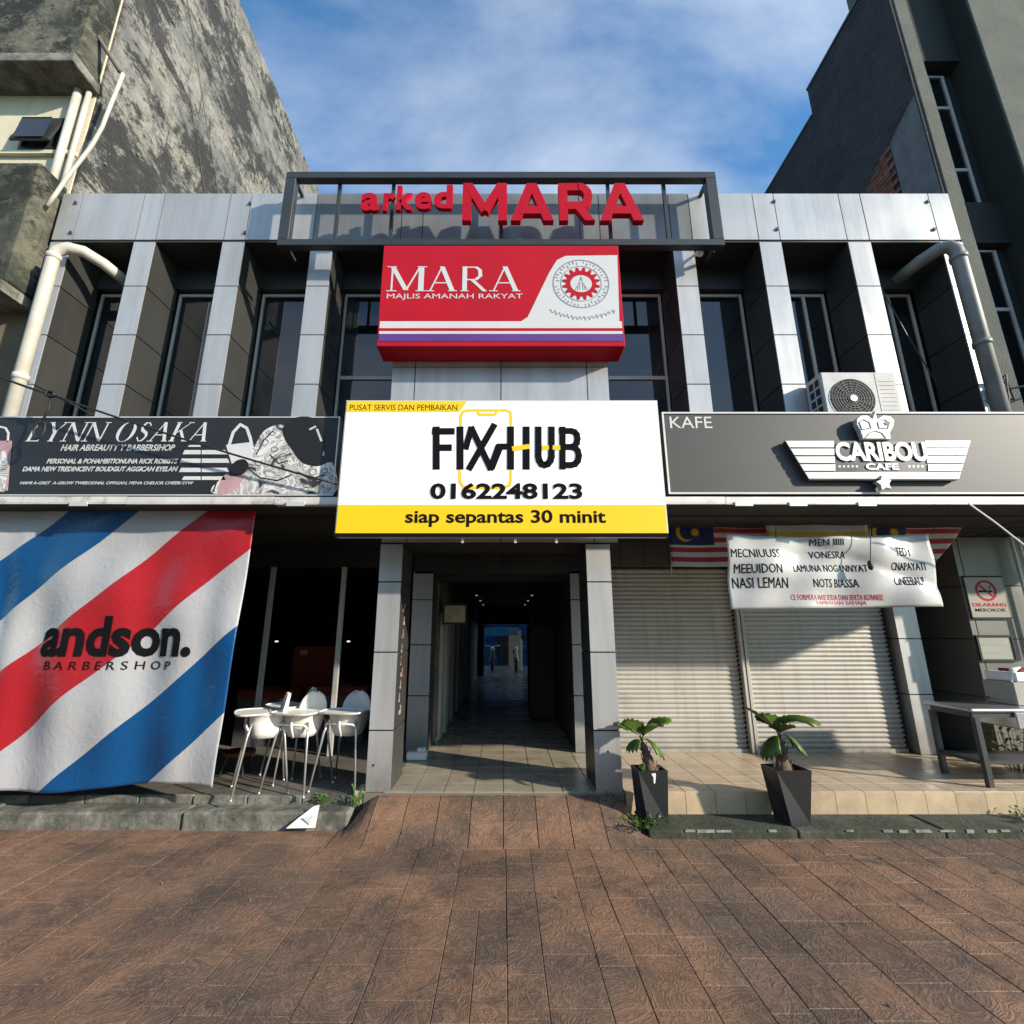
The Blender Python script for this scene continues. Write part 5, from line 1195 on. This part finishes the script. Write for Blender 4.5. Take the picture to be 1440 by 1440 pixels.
for i, (px_, py_) in enumerate(((104, 1229), (228, 1243), (930, 1218), (1188, 1300), (1090, 1190), (96, 1272), (352, 1266), (1250, 1415), (640, 1216), (782, 1262), (1400, 1228), (505, 1320))):
    g_ = G(px_, py_, 0.002); r_o = thing('litter', (g_.x, g_.y, 0), 'tiny dry leaf or pale crumb of litter lying on the brown paving', 'litter', 'crumbs of litter on the paving')
    a = r7.uniform(0, 3); l_ = r7.uniform(.010, .022); d = Vector((math.cos(a) * l_, math.sin(a) * l_, .004)); e = Vector((-d.y, d.x, .006)) * .5
    b = MB(); c_ = Vector((g_.x, g_.y, .004)); b.face([c_ - d, c_ - e, c_ + d, c_ + e + Vector((0, 0, .004))]); o = b.build('crumb', concrete if i % 3 == 0 else trunkm, r_o); s_ = o.modifiers.new('t', 'SOLIDIFY'); s_.thickness = .002
# scrap of paper, tile slab
q = P(428, 1166, 4.9); sc_o = thing('white_board_scrap', (q.x, 4.93, 0), 'torn white board scrap leaning against the concrete step', 'scrap')
pp = [P(402, 1165, 4.90), P(443, 1164, 4.90), P(449, 1132, 4.955), P(441, 1134, 4.955), P(420, 1150, 4.93)]
b = MB(); b.face(pp); o = b.build('board', paper, sc_o); s = o.modifiers.new('t', 'SOLIDIFY'); s.thickness = .006
b = MB(); b.face([P(425, 1150, 4.915), P(440, 1147, 4.925), P(436, 1160, 4.90)]); o = b.build('fold', mat('paper_grey', (.5, .5, .5), .8), sc_o); s = o.modifiers.new('t', 'SOLIDIFY'); s.thickness = .002
q = P(523, 1118, 5.22); ts = thing('loose_tile_block', (q.x, 5.3, .2), 'loose beige tile block on the verandah edge beside the pillar', 'block')
box('slab', q.x - .16, 5.17, .151, q.x + .13, 5.42, .262, mat('block_beige', (.42, .36, .26), .6, var=.2), ts, bevel=.004); box('stain', q.x - .08, 5.167, .20, q.x + .05, 5.1695, .225, mat('stain_brown', (.14, .11, .07), .8), ts)

# ================================================================== LEFT NEIGHBOUR BUILDING
nb = thing('left_neighbour_building', (-9, 5.3, 0), 'tall old weathered concrete building with stained blank side wall at left', 'building')
wl = MB(); X = -5.92
b = MB().box(-14, 5.32, 0, X, 24, 15.5); b.build('weathered_wall', oldwall, nb)
box('front_wall', -14, 5.30, 7.2, X - .04, 5.318, 12.6, cream, nb); box('lower_front_wall', -14, 5.302, 2.5, X - .05, 5.316, 7.1, mat('brown_wall', (.16, .12, .07), .9, var=.2), nb)
def bumpy(name, x0, y0, z0, x1, y1, z1, m, parent): return box(name, x0, y0, z0, x1, y1, z1, m, parent, bevel=.03)
bumpy('balcony_parapet', -14, 4.89, 5.84, -5.96, 5.295, 7.66, mossbox, nb); box('balcony_floor', -14, 4.85, 5.70, -5.97, 5.296, 5.836, concrete, nb)
bumpy('upper_parapet', -14, 4.93, 9.52, -5.94, 5.295, 16.4, mossbox, nb); box('eave_slab', -14, 4.85, 9.36, -5.90, 5.296, 9.515, concrete, nb, bevel=.01)
wp_ = P(57, 190, 5.28); wx0, wx1 = P(34, 190, 5.28).x, P(88, 190, 5.28).x; wz0, wz1 = P(60, 212, 5.28).z, P(60, 169, 5.28).z
f = MB(); t = .035
f.box(wx0, 5.25, wz0, wx1, 5.299, wz0 + t); f.box(wx0, 5.25, wz1 - t, wx1, 5.299, wz1); f.box(wx0, 5.251, wz0 + t, wx0 + t, 5.298, wz1 - t); f.box(wx1 - t, 5.251, wz0 + t, wx1, 5.298, wz1 - t)
fo = f.build('window', darkgrey, nb); box('dark_opening', wx0 + t, 5.285, wz0 + t, wx1 - t, 5.297, wz1 - t, joint, fo)
sa = MB(); tp, bt = Vector((0, 5.24, wz1 - .02)), Vector((0, 5.13, wz0 + .03))
sa.face([(wx0 - .01, bt.y, bt.z), (wx1 - .01, bt.y, bt.z), (wx1 - .01, tp.y, tp.z), (wx0 + .01, tp.y, tp.z)]); o = sa.build('sash', darkgrey, fo); s = o.modifiers.new('t', 'SOLIDIFY'); s.thickness = .03
sa = MB(); sa.face([(wx0 + .06, bt.y + .01, bt.z + .03), (wx1 - .06, bt.y + .01, bt.z + .03), (wx1 - .06, tp.y - .06, tp.z - .08), (wx0 + .06, tp.y - .06, tp.z - .08)])
for i, v in enumerate(sa.v): sa.v[i] = (v[0], v[1] - .03, v[2] - .015)
o = sa.build('pane', glass, fo)
sill = box('sill', wx0 - .3, 5.24, wz0 - .09, -5.98, 5.299, wz0 - .03, cream, nb)
v = P(116, 150, 5.2)
MB().tube([(-6.14, 5.22, 9.355), (-6.14, 5.22, 7.25)], .05, 12).build('soil_pipe', pipem, nb, smooth=True); MB().tube([(-6.0, 5.24, 9.355), (-6.0, 5.24, 7.25)], .035, 12).build('soil_pipe', pipem, nb, smooth=True)
bits = MB(); rg3 = random.Random(8)
for i in range(26):
    y_ = rg3.uniform(5.5, 12); z_ = rg3.uniform(7.5, 14.5); bits.box(X - .01, y_, z_, X + .02, y_ + rg3.uniform(.02, .06), z_ + rg3.uniform(.02, .06))
bits.build('render_lumps', concrete, nb)
# straight conduits on the gable
b = MB()
for (y0, z0, y1, z1) in ((5.9, 13.9, 9.6, 8.0), (6.8, 11.6, 9.2, 7.6)): b.tube([(X + .02, y0, z0), (X + .02, y1, z1)], .007, 6)
b.build('wall_cable', concrete, nb)
hs = thing('white_hose', P(172, 105, 5.0), 'white flexible hose hanging down the corner of the weathered building', 'hose')
pts = [P(*p, 5.12) for p in ((173, 104), (166, 125), (155, 155), (146, 182), (133, 208), (118, 230), (100, 255), (86, 278), (74, 297))]
for i, p in enumerate(pts): p.y = 5.12 - .01 * i
MB().tube(pts, .025, 10).build('hose', pipem, hs, smooth=True)
hd = thing('dark_downspout', P(150, 70, 5.2), 'thin dark spout pipe running down the corner above the hose', 'pipe')
MB().tube([P(100, 8, 5.1), P(118, 18, 5.1), P(140, 55, 5.12), P(168, 100, 5.12)], .03, 8).build('pipe', mat('spout', (.12, .11, .09), .8), hd, smooth=True)
# ================================================================== RIGHT NEIGHBOUR BUILDING
rb = thing('right_neighbour_building', (9, 5.3, 0), 'dark grey high building with olive piers and slit windows at right', 'building')
XR = 6.0
box('gable_wall', XR - .045, 5.235, 3.0, XR - .003, 7.08, 12.06, slatewall, rb); box('gable_wall', XR, 5.95, 3.0, XR + .25, 7.08, 12.06, slatewall, rb); box('gable_wall', XR - .045, 7.081, 3.0, XR + .25, 24, 11.42, slatewall, rb); box('coping', XR - .06, 5.235, 12.062, XR + .3, 7.09, 12.11, darkgrey, rb); box('coping', XR - .06, 7.092, 11.422, XR + .3, 24, 11.47, darkgrey, rb)
box('corner_pier', XR - .06, 5.20, 0.27, XR + .30, 5.945, 12.1, olive, rb, bevel=.01) if False else None
box('corner_pier', XR - .001, 5.22, 3.11, XR + .20, 5.945, 16, olive, rb, bevel=.01); box('second_pier', 7.14, 5.22, 3.11, 8.4, 6.2, 12.1, olive, rb, bevel=.01); box('pier_shade_side', 7.121, 5.24, 3.0, 7.137, 5.695, 12.1, teal, rb)  # dark plate on the second pier's flank stands in for its shade
box('recess_wall', XR + .205, 5.70, 3.0, 7.118, 6.2, 12.1, teal, rb); box('spandrel', XR + .205, 5.52, 10.40, 7.116, 5.698, 12.1, teal, rb); box('spandrel', XR + .205, 5.58, 7.05, 7.116, 5.698, 7.75, teal, rb)
box('roof_body', XR + .26, 6.21, 3.0, 14, 23.9, 11.3, teal, rb)
for z0, z1 in ((7.78, 10.30), (3.3, 7.0)):
    f = MB(); xa, xb = XR + .68, XR + .96; zz = [z0, z0 + (z1 - z0) * .26, z0 + (z1 - z0) * .74, z1]
    f.box(xa, 5.66, z0, xa + .04, 5.697, z1); f.box(xb - .04, 5.66, z0, xb, 5.697, z1)
    for z in zz: f.box(xa + .04, 5.661, max(z0, z - .025), xb - .04, 5.696, min(z1, z + .025))
    fo = f.build('window', mat('frame_pale', (.42, .44, .44), .5), rb)
    for u, v in zip(zz, zz[1:]): box('pane', xa + .04, 5.68, u + .025, xb - .04, 5.69, v - .025, glass, fo)
# bare brick patch and grey render on the gable, near the eaves of the arcade
r5 = random.Random(2); bx_m = {}
for i in range(22):
    for j in range(6):
        y0 = 5.76 + j * .225 + (.11 if i % 2 else 0); z0 = 7.4 + i * .078
        if y0 + .2 < 7.0 and y0 + .2 < 5.95 + (9.15 - z0) * 1.05:
            if 'm' not in bx_m:
                me = bpy.data.meshes.new('brick'); q = MB().box(0, 0, 0, .03, .215, .068); me.from_pydata(q.v, [], q.f); me.materials.append(brick); bx_m['m'] = me
            o = link('brick', bx_m['m'], rb); o.location = Vector((XR - .058 - r5.random() * .006, y0, z0)) - origin(rb)
b = MB(); XP = XR - .062; q = [(5.25, 7.0), (5.75, 7.0), (5.75, 9.05), (5.25, 9.3)]
b.face([(XP, y_, z_) for y_, z_ in q][::-1]); b.face([(XP + .016, y_, z_) for y_, z_ in q])
for i in range(4):
    (ya, za_), (yb, zb2) = q[i], q[(i + 1) % 4]; b.face([(XP, ya, za_), (XP, yb, zb2), (XP + .016, yb, zb2), (XP + .016, ya, za_)])
b.build('grey_render_patch', mat('patch', (.13, .135, .14), .9, var=.25, scale=4), rb)
cj = thing('cable_junction', P(1412, 560, 5.0), 'tangle of black service cables on the pier at far right', 'cable'); b = MB(); r6 = random.Random(3); c0 = P(1408, 548, 5.1)
for i in range(7): b.tube([c0 + Vector((r6.uniform(-.12, .12), r6.uniform(-.03, .03), r6.uniform(-.2, .2))) for k in range(5)], .010, 5)
b.tube(sag(c0, c0 + Vector((1.4, -.3, .45)), .1), .012, 6); b.build('cable_loops', cable, cj); box('junction_box', c0.x - .06, 5.08, c0.z - .1, c0.x + .05, 5.16, c0.z + .06, darkgrey, cj)

# ================================================================== ACROSS THE STREET, behind the camera
wm = mat('opposite_render', (.45, .42, .37), .9, var=.1)
ob = thing('opposite_block', (18, -26, 0), 'pale apartment block across the street behind the viewer', 'building')
box('wall', 2, -36, -.04, 26, -24, 11, wm, ob); box('roof_slab', 1.8, -36.2, 11.001, 26.2, -23.8, 11.3, concrete, ob)
for i in range(3):
    for j in range(9):
        x0 = 3.2 + j * 2.5; z0 = 1.6 + i * 3.1; f = box('window', x0, -24.03, z0, x0 + 1.3, -23.98, z0 + 1.5, darkgrey, ob); box('pane', x0 + .06, -23.979, z0 + .06, x0 + 1.24, -23.97, z0 + 1.44, glass, f)
ob2 = thing('opposite_shophouse', (-9, -11, 0), 'low shophouse across the street behind the viewer', 'building')
box('wall', -24, -20, -.04, 0, -11, 7, wm, ob2); box('roof_slab', -24.3, -20.3, 7.001, .3, -10.6, 7.3, concrete, ob2)
for j in range(8):
    x0 = -23 + j * 2.9; f = box('window', x0, -11.03, 4.2, x0 + 1.8, -10.98, 5.8, darkgrey, ob2); box('pane', x0 + .06, -10.979, 4.26, x0 + 1.74, -10.97, 5.74, glass, f)
